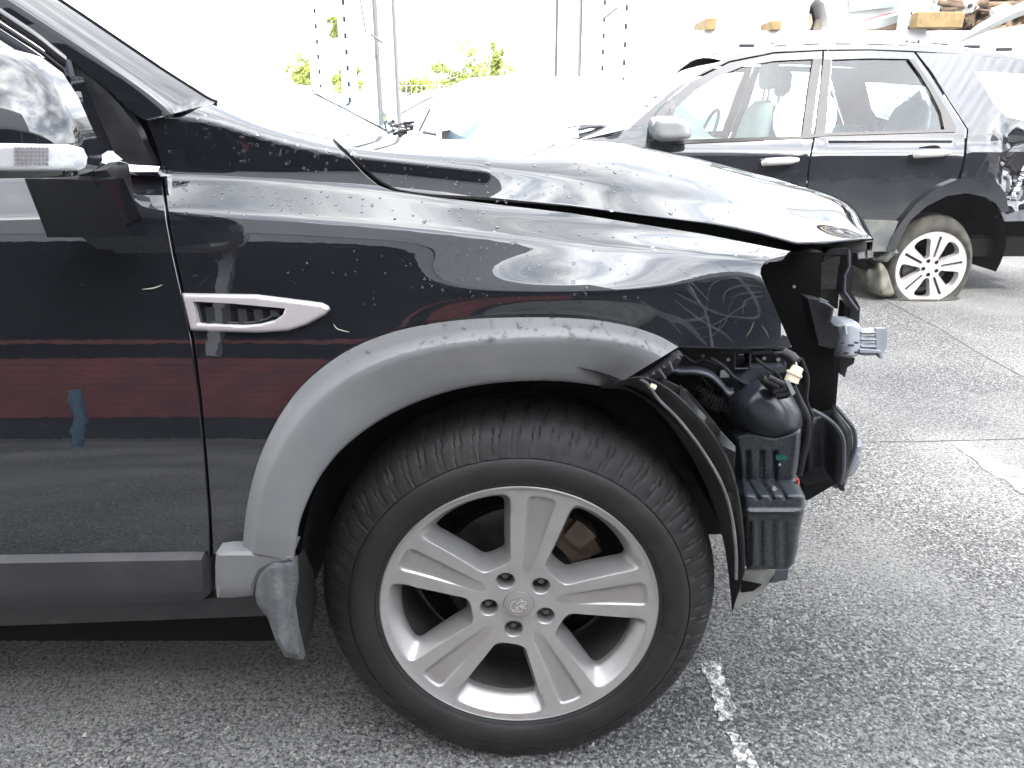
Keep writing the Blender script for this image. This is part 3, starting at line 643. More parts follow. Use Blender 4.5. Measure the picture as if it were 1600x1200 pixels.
q = MB(); q.tube([p + Vector((0, .006, .0)) for p in rows[-1]], .004, 6); q.build('windscreen_seal', INNER, car, True)
# door glass and frame behind the mirror
relief('door_glass', [(-420, -150), (-200, -40), (0, 72), (60, 90), (100, 108), (150, 258), (-420, 262)], lambda x, y: .175 + (262 - y) * .00045, DARKGL, car, back=.004, step=30)
fr_o = [(-300, -200), (-150, -92), (0, 12), (60, 52), (104, 88)]; fr_i = [(-300, -160), (-150, -55), (0, 50), (60, 88), (104, 122)]
ro = arc_resample(fr_o, 30); ri = arc_resample(fr_i, 30)
for nm, t0, t1, m_, yy in (('window_frame', 0, .55, PAINT, .166), ('window_seal', .58, .86, PLAST, .160), ('window_channel', .88, 1.35, PLASTG, .168)):
    rws = []
    for j in range(5):
        t = t0 + (t1 - t0) * j / 4; rws.append([at(a[0] + (b[0] - a[0]) * t, a[1] + (b[1] - a[1]) * t, yy - .006 * math.sin(math.pi * j / 4)) for a, b in zip(ro, ri)])
    V, F = loft(rws); link_mesh(nm, V, F, m_, car)
relief('mirror_sail', [(104, 91), (125, 108), (150, 127), (172, 147), (192, 170), (212, 196), (228, 232), (240, 257), (180, 258), (120, 262), (110, 180), (104, 120)], lambda x, y: .158 - .0 * x + (260 - y) * .0001, PLAST, car, back=.02, step=12, dome=(4, .003))
bevel_plate('sail_edge', [(104, 91), (120, 155), (116, 152), (100, 112)], .145, PLASTG, car, thick=.01, bev=.001)
relief('belt_moulding', [(178, 256), (250, 260), (252, 276), (178, 272)], .140, CHROME, car, back=.02, step=9, dome=(6, .008))
relief('hinge_pillar', [(70, 66), (180, 140), (240, 186), (262, 270), (262, 400), (100, 400), (60, 300)], .235, INNER, car, back=.03, step=20)
# mirror (sticks out towards the camera)
mir = thing('x', '', '') ; bpy.data.objects.remove(mir)
mh = [(-300, 70), (-60, 62), (0, 74), (40, 86), (75, 112), (100, 150), (120, 195), (138, 232), (140, 252), (130, 268), (100, 277), (0, 279), (-300, 280)]
mirror = relief('side_mirror', mh, lambda x, y: -.205 + .12 * (1 - np.sqrt(1 - np.clip(((np.maximum(x, -60) + 60) / 206) ** 2 + ((y - 258) / 202) ** 2, 0, .97))), PAINT, car, back=.03, step=7, auto=80)
relief('indicator_lens', [(-300, 222), (0, 224), (100, 226), (124, 232), (131, 246), (128, 262), (118, 267), (0, 267), (-300, 268)], lambda x, y: -.212 + .12 * (1 - np.sqrt(1 - np.clip(((np.maximum(x, -60) + 60) / 215) ** 2, 0, .9))), LENS, mirror, back=.008, step=6, dome=(3, .003), auto=60)
LRIB = mat('lens_ribs', (.42, .42, .43), .25, metal=.3)
q = MB()
for k in range(9):
    for j in range(5):
        p = at(24 + k * 6.2, 232 + j * 6.0, -.212 + .12 * (1 - math.sqrt(1 - ((84 + k * 6.2) / 215) ** 2)) - .0015); q.box((p.x - .0014, p.y, p.z - .0016), (p.x + .0014, p.y + .002, p.z + .0016))
q.build('lens_rib', LRIB, mirror)
relief('mirror_foot', [(38, 279), (100, 280), (161, 283), (206, 369), (190, 371), (74, 371), (66, 350)], lambda x, y: -.13 + .16 * np.clip((y - 280) / 90, 0, 1) ** .9, PAINT, car, back=.05, step=9)
relief('mirror_stalk', [(146, 268), (170, 254), (185, 258), (206, 369), (161, 283)], lambda x, y: -.09 + .20 * np.clip((x - 140) / 60, 0, 1), PLAST, car, back=.03, step=9)
relief('mirror_arm', [(100, 120), (108, 118), (135, 180), (162, 240), (186, 258), (161, 283), (128, 279), (140, 252), (138, 232), (120, 195)], lambda x, y: -.06 + .16 * np.clip((x - 110) / 75, 0, 1), PAINT, car, back=.03, step=8)

# ------------------------------------------------------------------ wheel
WC = Vector((.0122, .030, .341)); ROT = 9.8
def wl(a, b, d): return Vector((a, d, b))
def pol(deg_cw, r): return (r * math.sin(R(deg_cw)), r * math.cos(R(deg_cw)))
RR = .2465
def face_d(x, y):
    r = np.hypot(x, y); t = np.clip(r / RR, 0, 1)
    d = .016 * (1 - t ** 2) + .004 * np.exp(-((r - .05) / .03) ** 2)
    return np.where(r > .238, d - .002 * (r - .238) / .008, d)
def rounded(pts, n): 
    P = list(pts); q = smooth_path(P + [P[0], P[1]], 400)
    q = q[:int(400 * len(P) / (len(P) + 1))]; A = np.array(q + [q[0]]); d = np.r_[0, np.cumsum(np.hypot(*np.diff(A, axis=0).T))]
    s = np.linspace(0, d[-1], n, endpoint=False); return [(float(np.interp(a, d, A[:, 0])), float(np.interp(a, d, A[:, 1]))) for a in s]
_w = [(6, .0865), (12.9, .0898), (17.7, .0987), (19.6, .1268), (20.8, .1551), (21.6, .1834), (22.4, .2117), (22.0, .2285), (19.0, .2362), (10, .2378)]
_h = [(6.9, .1002), (11.9, .1063), (14.5, .1322), (16.5, .1585), (17.9, .185), (18.6, .2024), (17.9, .2110), (15.2, .2155), (8, .2172)]
WIN_W = [(0, .0860)] + _w + [(0, .2382)] + [(-a, b) for a, b in _w[::-1]]
WIN_H = [(0, .0985)] + _h + [(0, .2178)] + [(-a, b) for a, b in _h[::-1]]
NWP = 96
wheel_root = None
face_holes = []; fv, ff, fm = [], [], []
def addm(V, F, mi):
    n = len(fv); fv.extend(V); ff.extend([tuple(i + n for i in f) for f in F]); fm.extend([mi] * len(F))
for k in range(5):
    c = ROT + 36 + 72 * k
    W_ = rounded([pol(c + a, r) for a, r in WIN_W], NWP)
    H_ = rounded([pol(c + a, r) for a, r in WIN_H], NWP)
    # align start
    face_holes.append(W_)
    rws = []
    for t, e in ((0, 0), (.06, .03), (.14, .10), (.3, .26), (.55, .52), (.8, .78), (.93, .93), (1, 1.04), (1, 1.3)):
        row = []
        for w_, h_ in zip(W_, H_):
            x = w_[0] + (h_[0] - w_[0]) * t; y = w_[1] + (h_[1] - w_[1]) * t
            dep = float(face_d(np.array([w_[0]]), np.array([w_[1]]))[0]); row.append(wl(x, y, dep + .034 * e))
        rws.append(row)
    V, F = loft(rws, True); addm(V, [tuple(reversed(f)) for f in F], 0)
    # recessed panel on the spoke
    cs = ROT + 72 * k; sn, cn = math.sin(R(cs)), math.cos(R(cs))
    def sp_(t, r): return (t * cn + r * sn, -t * sn + r * cn)
    pl = [(-.0245, .222), (-.021, .2295), (-.010, .2315), (0, .232), (.010, .2315), (.021, .2295), (.0245, .222), (.0215, .19), (.0175, .15), (.014, .11), (.0115, .08), (.006, .066), (0, .063), (-.006, .066), (-.0115, .08), (-.014, .11), (-.0175, .15), (-.0215, .19)]
    Pl = rounded([sp_(*p) for p in pl], 80); face_holes.append(Pl)
    cen = np.array(sp_(0, .16)); rws = []; last = None
    for t, e in ((0, 0), (.25, .1), (.6, .7), (1, 1)):
        row = []
        for p in Pl:
            r_ = math.hypot(*p); v_ = np.array(p); 
            # local inset towards the spoke axis
            tloc = p[0] * cn - p[1] * sn; rl = p[0] * sn + p[1] * cn
            ti = tloc - math.copysign(min(abs(tloc), .0035), tloc) * t; rl2 = rl - (.0035 * t if rl > .215 else 0) + (.003 * t if rl < .075 else 0)
            x, y = sp_(ti, rl2); dd = .0045 * min(1, max(0, (rl - .065) / .10)); row.append(wl(x, y, float(face_d(np.array([x]), np.array([y]))[0]) + dd * e))
        rws.append(row); last = row
    V, F = loft(rws, True); addm(V, [tuple(reversed(f)) for f in F], 0)
    lp = [(v.x, v.z) for v in last]; V2, F2 = cdt(lp, .008)
    def dpt(x, y):
        rl = x * sn + y * cn; return float(face_d(np.array([x]), np.array([y]))[0]) + .0045 * min(1, max(0, (rl - .065) / .10))
    addm([wl(x, y, dpt(x, y)) for x, y in V2], F2, 1)
    # lug bore
    c0 = pol(c, .0555); cyc = [(c0[0] + .0175 * math.cos(a), c0[1] + .0175 * math.sin(a)) for a in np.linspace(0, 2 * math.pi, 36, endpoint=False)]
    face_holes.append(cyc); rws = []
    for rr_, dd in ((.0175, 0), (.0168, .0006), (.0160, .0025), (.0152, .006), (.0140, .034)):
        rws.append([wl(c0[0] + rr_ * math.cos(a), c0[1] + rr_ * math.sin(a), float(face_d(np.array([c0[0]]), np.array([c0[1]]))[0]) + dd - (.0015 if rr_ == .0175 else .0015)) for a in np.linspace(0, 2 * math.pi, 36, endpoint=False)])
    V, F = loft(rws, True); addm(V, [tuple(reversed(f)) for f in F], 0)
    n = len(fv); addm(rws[-1], [tuple(range(36))], 2)
capc = [(.0285 * math.cos(a), .0285 * math.sin(a)) for a in np.linspace(0, 2 * math.pi, 60, endpoint=False)]; face_holes.append(capc)
rim_c = [(RR * math.cos(a), RR * math.sin(a)) for a in np.linspace(0, 2 * math.pi, 240, endpoint=False)]
V2, F2 = cdt(rim_c, .0055, face_holes)
def boss(x, y, d):
    for k in range(5):
        c0 = pol(ROT + 36 + 72 * k, .0555); q = np.hypot(x - c0[0], y - c0[1]); d = d - .005 * np.exp(-(np.maximum(q - .0175, 0) / .009) ** 2)
    return d
dd = face_d(V2[:, 0], V2[:, 1])
near = np.full(len(V2), 1.)
# spokes gently crowned across their width; ridge along the window edge
for hh in face_holes:
    pass
addm([wl(x, y, d) for (x, y), d in zip(V2, dd)], [tuple(reversed(f)) if False else f for f in F2], 0)
# rim lip and barrel
rws = []
for rr_, d_ in ((RR, -.002 + .0), (.2475, -.0032), (.2495, -.0030), (.2515, .0), (.2520, .006)):
    rws.append([wl(rr_ * math.cos(a), rr_ * math.sin(a), d_) for a in np.linspace(0, 2 * math.pi, 240, endpoint=False)])
V, F = loft(rws, True); addm(V, F, 0)
wheel = link_mesh('wheel', fv, ff, ALLOY, car, True, mats=[ALLOY, ALLOYD, INNER], fmat=fm, auto=50)
# weld the seams between the pieces so shading is continuous
bm = bmesh.new(); bm.from_mesh(wheel.data); bmesh.ops.remove_doubles(bm, verts=bm.verts, dist=.00025); bmesh.ops.recalc_face_normals(bm, faces=bm.faces); bm.to_mesh(wheel.data); bm.free()
wheel.data.set_sharp_from_angle(angle=R(52))
wheel.location = WC; RS = .2395 / .2465
for v in wheel.data.vertices: v.co.x *= RS; v.co.z *= RS
barr = []
for rr_, d_ in ((.2455, .004), (.2440, .02), (.236, .035), (.222, .05), (.215, .08), (.214, .16), (.222, .19), (.235, .2)):
    barr.append([wl(rr_ * math.cos(a), rr_ * math.sin(a), d_) for a in np.linspace(0, 2 * math.pi, 120, endpoint=False)])
V, F = loft(barr, True); link_mesh('rim_barrel', V, F, BARREL, wheel)
def revolve(prof, n=64, M=None):
    rws = [[wl(r * math.cos(a), r * math.sin(a), d) for a in np.linspace(0, 2 * math.pi, n, endpoint=False)] for r, d in prof]
    return loft(rws, True)
V, F = revolve([(.0001, .10), (.05, .10), (.055, .112), (.14, .112), (.14, .134), (.05, .134)]); link_mesh('brake_disc', V, F, ROTOR, wheel, True, auto=40)
V, F = revolve([(.0001, .05), (.065, .05), (.07, .10)]); link_mesh('wheel_hub', V, F, RUST, wheel, True, auto=40)
V, F = revolve([(.0001, .15), (.19, .15), (.205, .16), (.212, .19)]); link_mesh('splash_shield', V, F, INNER, wheel, True, auto=40)
q = MB()
for a0, a1, r0, r1, d0, d1 in ((32, 66, .105, .165, .080, .155), (36, 52, .135, .175, .065, .09), (25, 30, .09, .15, .06, .12)):
    A = np.radians(np.linspace(90 - a0, 90 - a1, 7)); v = []
    for a in A: v += [wl(r0 * math.cos(a), r0 * math.sin(a), d0), wl(r1 * math.cos(a), r1 * math.sin(a), d0), wl(r1 * math.cos(a), r1 * math.sin(a), d1), wl(r0 * math.cos(a), r0 * math.sin(a), d1)]
    f = [(4 * i + j, 4 * i + (j + 1) % 4, 4 * i + 4 + (j + 1) % 4, 4 * i + 4 + j) for i in range(6) for j in range(4)] + [(0, 1, 2, 3), (27, 26, 25, 24)]
    q.add(v, f)
q.build('brake_caliper', RUST, wheel, True)
for k in range(5):
    c0 = pol(ROT + 36 + 72 * k, .0555); V, F = revolve([(.0001, .030), (.0046, .030), (.0056, .0312), (.0056, .036), (.0085, .037), (.0088, .05)], 18)
    o = link_mesh('wheel_nut', [v + wl(c0[0], c0[1], 0) for v in V], F, NUTM, wheel, True, auto=35)
V, F = revolve([(.0001, .0130), (.015, .0134), (.0245, .0142), (.0268, .0150), (.0272, .0185), (.0272, .026)], 48)
capo = link_mesh('hub_cap', V, F, ALLOYD, wheel, True, auto=50)
q = MB()
def ep(pts, r=.0011): q.tube([wl(a * .001, b * .001, .0132 + .0000045 * (a * a + b * b) * .5) for a, b in pts], r, 6)
ep([(20 * math.cos(a), 20 * math.sin(a)) for a in np.linspace(0, 2 * math.pi, 40)], .0004)
ep([(-6, 9), (-11, 8), (-15, 3), (-15, -4), (-11, -9), (-6, -9), (-4, -5), (-6, -2)]); ep([(-4, 3), (0, 8), (5, 10), (10, 9), (13, 5), (10, 2), (5, 3), (2, 0)])
ep([(-3, -3), (1, 0), (5, -3), (6, -9)]); ep([(2, 0), (8, -2), (12, -7)]); ep([(-2, -4), (-1, -11)]); ep([(-13, -11), (-5, -13), (6, -12)]); ep([(5, 6), (6, 12), (3, 14)])
q.build('lion_emblem', SILVER, wheel, True)
q = MB()
for _ in range(16):
    a = R(random.uniform(38, 64)); r0 = random.uniform(.2285, .2355); L1 = random.uniform(.002, .006); wd = random.uniform(.0004, .0011)
    p0 = [(r0, a - wd / .24), (r0 + L1, a - wd / .24), (r0 + L1, a + wd / .24), (r0, a + wd / .24)]
    q.add([wl(rr_ * math.sin(b_), rr_ * math.cos(b_), float(face_d(np.array([rr_]), np.array([0.]))[0]) - .0006) for rr_, b_ in p0], [(0, 1, 2, 3)])
o = q.build('rim_scuff', mat('scuffed_alloy', (.03, .027, .025), .8), wheel); o['kind'] = 'stuff'
# tyre
tp = [(.2440, .020), (.2465, .006), (.2500, -.001), (.2560, -.0055), (.2575, -.0045), (.2592, -.0065), (.2640, -.0100), (.2700, -.0125), (.2780, -.0140), (.2860, -.0138), (.2930, -.0120), (.2985, -.0090), (.3010, -.0068), (.3022, -.0040), (.3034, -.0062),
      (.3090, -.0035), (.3150, .0005), (.3210, .005), (.3270, .011), (.3320, .017), (.3370, .0245), (.3415, .033), (.3455, .042), (.3490, .051), (.3515, .060), (.3535, .069), (.3550, .078), (.3562, .088), (.3565, .0905), (.3565, .0975), (.3568, .100), (.3575, .12), (.3568, .14), (.3565, .1425), (.3565, .15), (.3560, .155), (.353, .18), (.345, .205), (.33, .225), (.30, .245), (.26, .24), (.244, .22)]
tp = [(float(np.interp(r_, [.244, .3022, .3575], [.2370, .2955, .3570])), d_ * .72 if 0 < d_ < .088 else (d_ if d_ < 0 else d_ * .80)) for r_, d_ in tp]
NT = 720; ang = np.linspace(0, 2 * math.pi, NT, endpoint=False); V = []
for j, (r, d) in enumerate(tp):
    rr_ = np.full(NT, r)
    if .303 < r < .346 and 0 < d + .0045 and d < .030:
        ph = (ang * 64 / (2 * math.pi) + (r - .303) * 9) % 1; band = (r - .303) / .045
        cut = ((np.abs(ph - .25 - .06 * band) < .035) | (np.abs(ph - .42 + .10 * band) < .03) | (np.abs(ph - .58 - .08 * band) < .03))
        rr_ = r - .0042 * cut * (1 if r < .345 else .8)
    if .346 <= r and d < .088 or (d > .15 and r > .33):
        ph = (ang * 64 / (2 * math.pi) + d * 6) % 1; rr_ = r - .0035 * (ph < .10)
    if .088 < d < .10 or .14 < d < .152: rr_ = rr_ * 0 + r - (.007 if (d in (.0905, .0975, .1425, .15)) else 0)
    x = rr_ * np.cos(ang); z = rr_ * np.sin(ang); zz = np.maximum(z, -WC.z + .0015)
    bul = np.clip((-z - .25) / .10, 0, 1) * .013 * (1 if d < .1 else -1)
    V += [Vector((a, d - b, c)) for a, b, c in zip(x, bul, zz)]
F = [(j * NT + k, (j + 1) * NT + k, (j + 1) * NT + (k + 1) % NT, j * NT + (k + 1) % NT) for j in range(len(tp) - 1) for k in range(NT)]
tyre = link_mesh('tyre', V, F, RUBBER, wheel, True, auto=38)
def arc_text(txt, rad, size, a_start, depth_fn, m, parent, name, gap=1.0, thick=.0006, reverse=False):
    cu = bpy.data.curves.new(name, 'FONT'); cu.body = txt; cu.size = size; cu.extrude = thick; cu.space_character = gap; cu.resolution_u = 2
    to = bpy.data.objects.new(name, cu); COL.objects.link(to); dg = bpy.context.evaluated_depsgraph_get(); dg.update()
    me = bpy.data.meshes.new_from_object(to.evaluated_get(dg)); bpy.data.objects.remove(to)
    for v in me.vertices:
        x, y, z = v.co; a = R(a_start) + x / rad; r = rad + y; v.co = wl(r * math.sin(a), r * math.cos(a), depth_fn(r) - z)
    me.materials.clear(); me.materials.append(m); o = bpy.data.objects.new(name, me); COL.objects.link(o); o.parent = parent; return o
tpr = sorted([(r, d) for r, d in tp[:24]])
def tyre_d(r): return float(np.interp(r, [a for a, _ in tpr], [b for _, b in tpr]))
LETT = mat('tyre_lettering_rubber', (.014, .0138, .0135), .6)
arc_text('BRIDGESTONE', .259, .025, 58, tyre_d, LETT, wheel, 'tyre_lettering', 1.25, .0005)
arc_text('REINFORCED', .2515, .0075, 80, lambda r: tyre_d(r) - .0002, LETT, wheel, 'tyre_lettering', 1.5, .0005)

# ------------------------------------------------------------------ wheel well
cw3 = Vector((.0122, 0, .375)); prof = []
for d_, rr_ in ((.03, .425), (.06, .43), (.2, .43), (.38, .425), (.42, .38), (.44, .1)):
    prof.append([Vector((cw3.x + rr_ * .885 * math.cos(a), d_, cw3.z + rr_ * math.sin(a))) for a in np.linspace(R(8), R(176), 60)])
V, F = loft(prof); link_mesh('wheel_arch_liner', V, F, INNER, car)
# suspension stub so that the wheel is carried
q = MB(); q.tube([(WC.x, .12, WC.z), (WC.x, .5, WC.z - .02), (WC.x - .03, .95, .30)], .03, 10); q.tube([(WC.x, .2, WC.z + .05), (WC.x, .32, .72)], .035, 10); q.build('suspension', INNER, car, True)

# ------------------------------------------------------------------ rest of the body (mostly outside the frame)
q = MB(); q.box((-3.6, .10, .22), (-.42, 1.74, .34)); q.box((-.42, .48, .22), (.62, 1.36, .34)); q.build('underbody', INNER, car)
q = MB(); q.box((-.55, .20, .30), (-.42, 1.64, 1.0)); q.box((-.42, .50, .34), (.46, 1.34, .92)); q.build('engine_bay', INNER, car)
secs = []
xl = float(surf([-440.], solve_s([-440.], [400.]))[0][0])
for x, top, dy in ((xl + .08, 1.09, 0), (-1.9, 1.68, 0), (-2.3, 1.72, 0), (-3.0, 1.68, .02), (-3.55, 1.35, .08), (-3.65, .9, .12)):
    c = [(.03 + dy, .30), (.0 + dy, .5), (.03 + dy, .75), (.1 + dy, 1.0), (.16 + dy, min(1.08, top - .1)), (.24 + dy, min(1.4, top - .05)), (.36 + dy, top - .02), (.92, top + .03)]
    c = c + [(1.84 - a, b) for a, b in c[::-1][1:]]; secs.append([Vector((x, a, b)) for a, b in c])
V, F = loft(secs); n = len(secs[0]); F.append(tuple(range((len(secs) - 1) * n, len(secs) * n))); link_mesh('rear_body', V, F, PAINT, car)
def cp_tree(o, parent=None):
    c = o.copy(); COL.objects.link(c)
    if parent is not None: c.parent = parent
    for ch in [k for k in bpy.data.objects if k.parent == o]: cp_tree(ch, c)
    return c
kids = [k for k in bpy.data.objects if k.parent == wheel and k.name.split('.')[0] in ('tyre', 'rim_barrel')]
def far_wheel(x, y, flip):
    c = wheel.copy(); COL.objects.link(c); c.location = (x, y, WC.z); c.rotation_euler = (0, 0, math.pi if flip else 0)
    for k in kids:
        d = k.copy(); COL.objects.link(d); d.parent = c
far_wheel(-2.70, .028, False); far_wheel(-2.70, 1.81, True); far_wheel(.0122, 1.81, True)
# opposite fender so the engine bay is closed on the far side
fv_ = [v.co.copy() for v in fender.data.vertices]; fv_ = [Vector((v.x, 1.84 - v.y, min(v.z, 1.03))) for v in fv_]
link_mesh('fender', fv_, [tuple(reversed(p.vertices)) for p in fender.data.polygons], PAINT, car)

# ------------------------------------------------------------------ torn front end
lin_o = smooth_path([(935, 606), (985, 612), (1030, 645), (1075, 705), (1108, 770), (1128, 835), (1138, 895), (1144, 957)], 40)
lin_i = smooth_path([(952, 600), (1004, 588), (1050, 610), (1095, 652), (1130, 700), (1152, 760), (1162, 830), (1164, 893)], 40)
rows = []
for t, yy in ((0, .06), (.25, .035), (.5, .018), (.75, .010), (.93, .004), (1, .02)):
    rows.append([at(a[0] + (b[0] - a[0]) * t, a[1] + (b[1] - a[1]) * t, yy + .10 * (i / 39) * .3) for i, (a, b) in enumerate(zip(lin_o, lin_i))])
V, F = loft(rows); link_mesh('front_liner', V, F, LINER, car)
lb = smooth_path([(1000, 592), (1012, 600), (1030, 625), (1060, 655), (1095, 700), (1125, 750), (1142, 800), (1150, 860), (1150, 905)], 50)
q = MB(); q.tube([at(a, b, .012) for a, b in lb], .0028, 6); q.build('liner_edge', FLAPM, car, True)
relief('liner_flap', [(1010, 590), (1046, 598), (1075, 612), (1100, 640), (1140, 690), (1150, 705), (1148, 730), (1155, 800), (1162, 850), (1156, 850), (1142, 790), (1120, 735), (1090, 690), (1055, 645), (1018, 612)], lambda x, y: .05 + .02 * np.sin((x + y) * .045) , LINER, car, back=.01, step=9)
relief('torn_flap', [(1064, 602), (1078, 622), (1092, 640), (1120, 668), (1149, 698), (1149, 706), (1136, 700), (1112, 688), (1096, 664), (1078, 640), (1062, 620)], lambda x, y: .036 + .01 * np.sin(x * .12), FLAPM, car, back=.006, step=6)
# flare bracket seen past the flare's cut end
relief('flare_bracket', [(985, 606), (1002, 590), (1056, 556), (1068, 556), (1052, 582), (1030, 598), (1022, 612), (1014, 604), (1000, 602)], .028, PLAST, car, back=.03, step=6, dome=(4, .01))
for a, b in (((1010, 590), (1020, 602)), ((1030, 577), (1040, 592)), ((1046, 567), (1052, 580))):
    q = MB(); q.tube([at(*a, .018), at(*b, .018)], .0022, 6); q.build('bracket_rib', PLASTG, car, True)
q = MB(); q.tube([at(1015, 602, .014), at(1024, 606, .014)], .005, 8); q.build('clip', CONN, car, True)
# headlight mounting frame under the fender
q = MB()
def bar(q, a, b, Y, r, Y2=None): q.tube([at(*a, Y), at(*b, Y if Y2 is None else Y2)], r, 6)
relief('headlight_mount', [(1048, 552), (1062, 546), (1232, 546), (1229, 574), (1226, 580), (1172, 578), (1172, 566), (1150, 566), (1150, 577), (1140, 592), (1128, 596), (1110, 586), (1080, 580), (1050, 574)], .175, PLAST, car, back=.03, step=9, holes=[[(1154, 553), (1170, 553), (1170, 572), (1154, 572)]])
for a, b in (((1127, 550), (1147, 550)), ((1150, 549), (1173, 548)), ((1176, 552), (1206, 550)), ((1208, 551), (1228, 550))):
    q = MB(); bar(q, a, b, .165, .0028); q.build('mount_rib', PLASTG, car, True)
for a, b in (((1148, 552), (1148, 576)), ((1172, 552), (1172, 576)), ((1148, 576), (1172, 576)), ((1226, 550), (1226, 580))):
    q = MB(); bar(q, a, b, .158, .0016); q.build('mount_rib', PLASTG, car, True)
relief('mount_shelf', [(1152, 592), (1175, 575), (1225, 573), (1226, 582), (1190, 584), (1168, 600)], lambda x, y: .15 + .0 * x, PLASTG, car, back=.04, step=6)
relief('pale_tab', [(1126, 579), (1140, 578), (1139, 590), (1125, 590)], .16, BRACK, car, back=.003, step=6)
relief('dark_backing', [(1040, 575), (1100, 560), (1200, 560), (1245, 560), (1262, 640), (1262, 760), (1165, 790), (1120, 720), (1060, 640)], .26, INNER, car, back=.02, step=25)
# curved arm
ca = smooth_path([(1050, 576), (1062, 580), (1085, 580), (1108, 586), (1125, 600), (1137, 614), (1146, 613)], 24)
rows = [[at(a, b + o, .10 + yy) for a, b in ca] for o, yy in ((-9, .05), (-4, .02), (0, 0), (4, .002), (6, .03))]
V, F = loft(rows); link_mesh('curved_arm', V, F, PLASTG, car)
# hose with ribs
hp = smooth_path([(1085, 600), (1105, 618), (1130, 628), (1150, 620), (1166, 606)], 40)
q = MB(); q.tube([at(a, b, .15) for a, b in hp], [.017 + .0022 * (i % 2) for i in range(40)], 14); q.build('corrugated_hose', PLAST, car, True)
# intake snorkel bulb
SNORK = mat('satin_duct_plastic', (.022, .026, .034), .30, var=.12, vscale=8, spec=.6)
sn = [(1134, 636), (1140, 618), (1152, 604), (1170, 590), (1188, 584), (1206, 588), (1222, 600), (1238, 618), (1250, 640), (1254, 660), (1250, 676), (1236, 686), (1212, 691), (1188, 688), (1162, 676), (1142, 660)]
relief('air_duct', sn, lambda x, y: .085 + .0000045 * ((x - 1195) ** 2 + (y - 640) ** 2), SNORK, car, back=.06, step=5, dome=(44, .09), rnd=True, auto=80)
relief('duct_mouth', [(1187, 596), (1196, 590), (1214, 594), (1232, 606), (1238, 616), (1231, 622), (1216, 625), (1206, 616)], lambda x, y: .082 + 0 * x, INNER, car, back=.02, step=6)
q = MB()
for a, b in (((1192, 592), (1216, 604)), ((1200, 589), (1225, 601)), ((1208, 612), (1230, 606)), ((1212, 618), (1234, 614))): q.tube([at(*a, .075), at(*b, .072)], .0045, 8)
q.build('sensor_plug', PLAST, car, True)
relief('white_tab', [(1228, 597), (1233, 594), (1243, 614), (1238, 619)], .07, BRACK, car, back=.004, step=6)
# washer reservoir
def res_Y(x, y):
    up = y < 775; rib = np.zeros_like(x, float)
    for c in (1168, 1190, 1211):
        cx = c + np.clip(y - 752, 0, 30) * .65; rib = np.maximum(rib, np.exp(-((x - cx) / 3.2) ** 2) * ((y > 704) & (y < 780)))
    for c in (1170, 1188, 1207, 1226): rib = np.maximum(rib, .6 * np.exp(-((x - c) / 4.5) ** 2) * ((y > 812) & (y < 884)))
    Y = np.where(y < 750, .125, np.where(y < 775, .125 - .055 * (y - 750) / 25, .070))
    Y = Y + .010 * rib - .007 * np.exp(-((y - 799) / 3.2) ** 2)
    return Y + np.where(y > 804, .006, 0)
res_poly = [(1146, 680), (1170, 672), (1210, 680), (1240, 672), (1252, 668), (1250, 700), (1245, 740), (1250, 760), (1258, 776), (1258, 790), (1250, 830), (1246, 860), (1241, 880), (1232, 889), (1168, 890), (1163, 870), (1162, 820), (1158, 770), (1152, 720)]
RESV = mat('speckled_reservoir_plastic', (.014, .017, .022), .36, var=.1, vscale=9, dust=(.14, .155, .17), dust_amt=.35, dscale=190)
relief('washer_reservoir', res_poly, res_Y, RESV, car, back=.16, step=3.4, dome=(10, .022), auto=70)
relief('teal_sticker', [(1213, 712), (1230, 712), (1230, 719), (1213, 719)], .123, TEALM, car, back=.004, step=8)
q = MB(); q.tube([at(1218, 726, .125), at(1218.5, 726, .118)], .0022, 8); q.build('screw', BRACK, car)
q = MB(); q.tube([at(1208, 762, .10), at(1210, 764, .085)], .004, 8); q.build('screw', BRACK, car)
q = MB(); cpth = smooth_path([(1238, 602), (1250, 628), (1262, 655), (1261, 690), (1255, 715), (1249, 742)], 24); q.tube([at(a, b, .11) for a, b in cpth], .0055, 8); q.build('cable', PLAST, car, True)
# connector on its sleeve
q = MB(); q.tube([at(1224, 552, .14), at(1236, 558, .13), at(1245, 566, .12)], [.010, .010, .009], 12); q.build('wire_sleeve', PLAST, car, True)
q = MB(); q.tube([at(1243, 566, .12), at(1245, 574, .115)], .0018, 6); q.build('wire', BRACK, car, True)
q = MB(); q.tube([at(1247, 573, .115), at(1242, 583, .112)], [.0095, .0105], 10); q.tube([at(1242, 582, .112), at(1240, 586, .111)], [.0135, .0135], 10); q.tube([at(1240, 586, .111), at(1236, 597, .108)], [.0115, .0115], 10); q.build('plug_connector', CONN, car, True)
for pts_, rr_ in (([(1110, 560), (1130, 572), (1148, 590), (1170, 600), (1188, 592)], .0035), ([(1180, 560), (1196, 572), (1212, 582), (1222, 596), (1226, 612)], .0028), ([(1232, 690), (1240, 720), (1238, 752), (1246, 778)], .003), ([(1252, 560), (1262, 590), (1260, 625), (1270, 650)], .0035), ([(1068, 556), (1085, 566), (1100, 562), (1122, 570)], .0025)):
    q = MB(); q.tube([at(a, b, .135) for a, b in smooth_path(pts_, 20)], rr_, 7); q.build('cable', PLAST, car, True)
for a, b in ((1060, 560), (1098, 556), (1138, 562), (1194, 560), (1216, 562)):
    q = MB(); q.tube([at(a, b, .172), at(a, b, .165)], .0035, 6); q.build('bolt', BRACK, car)
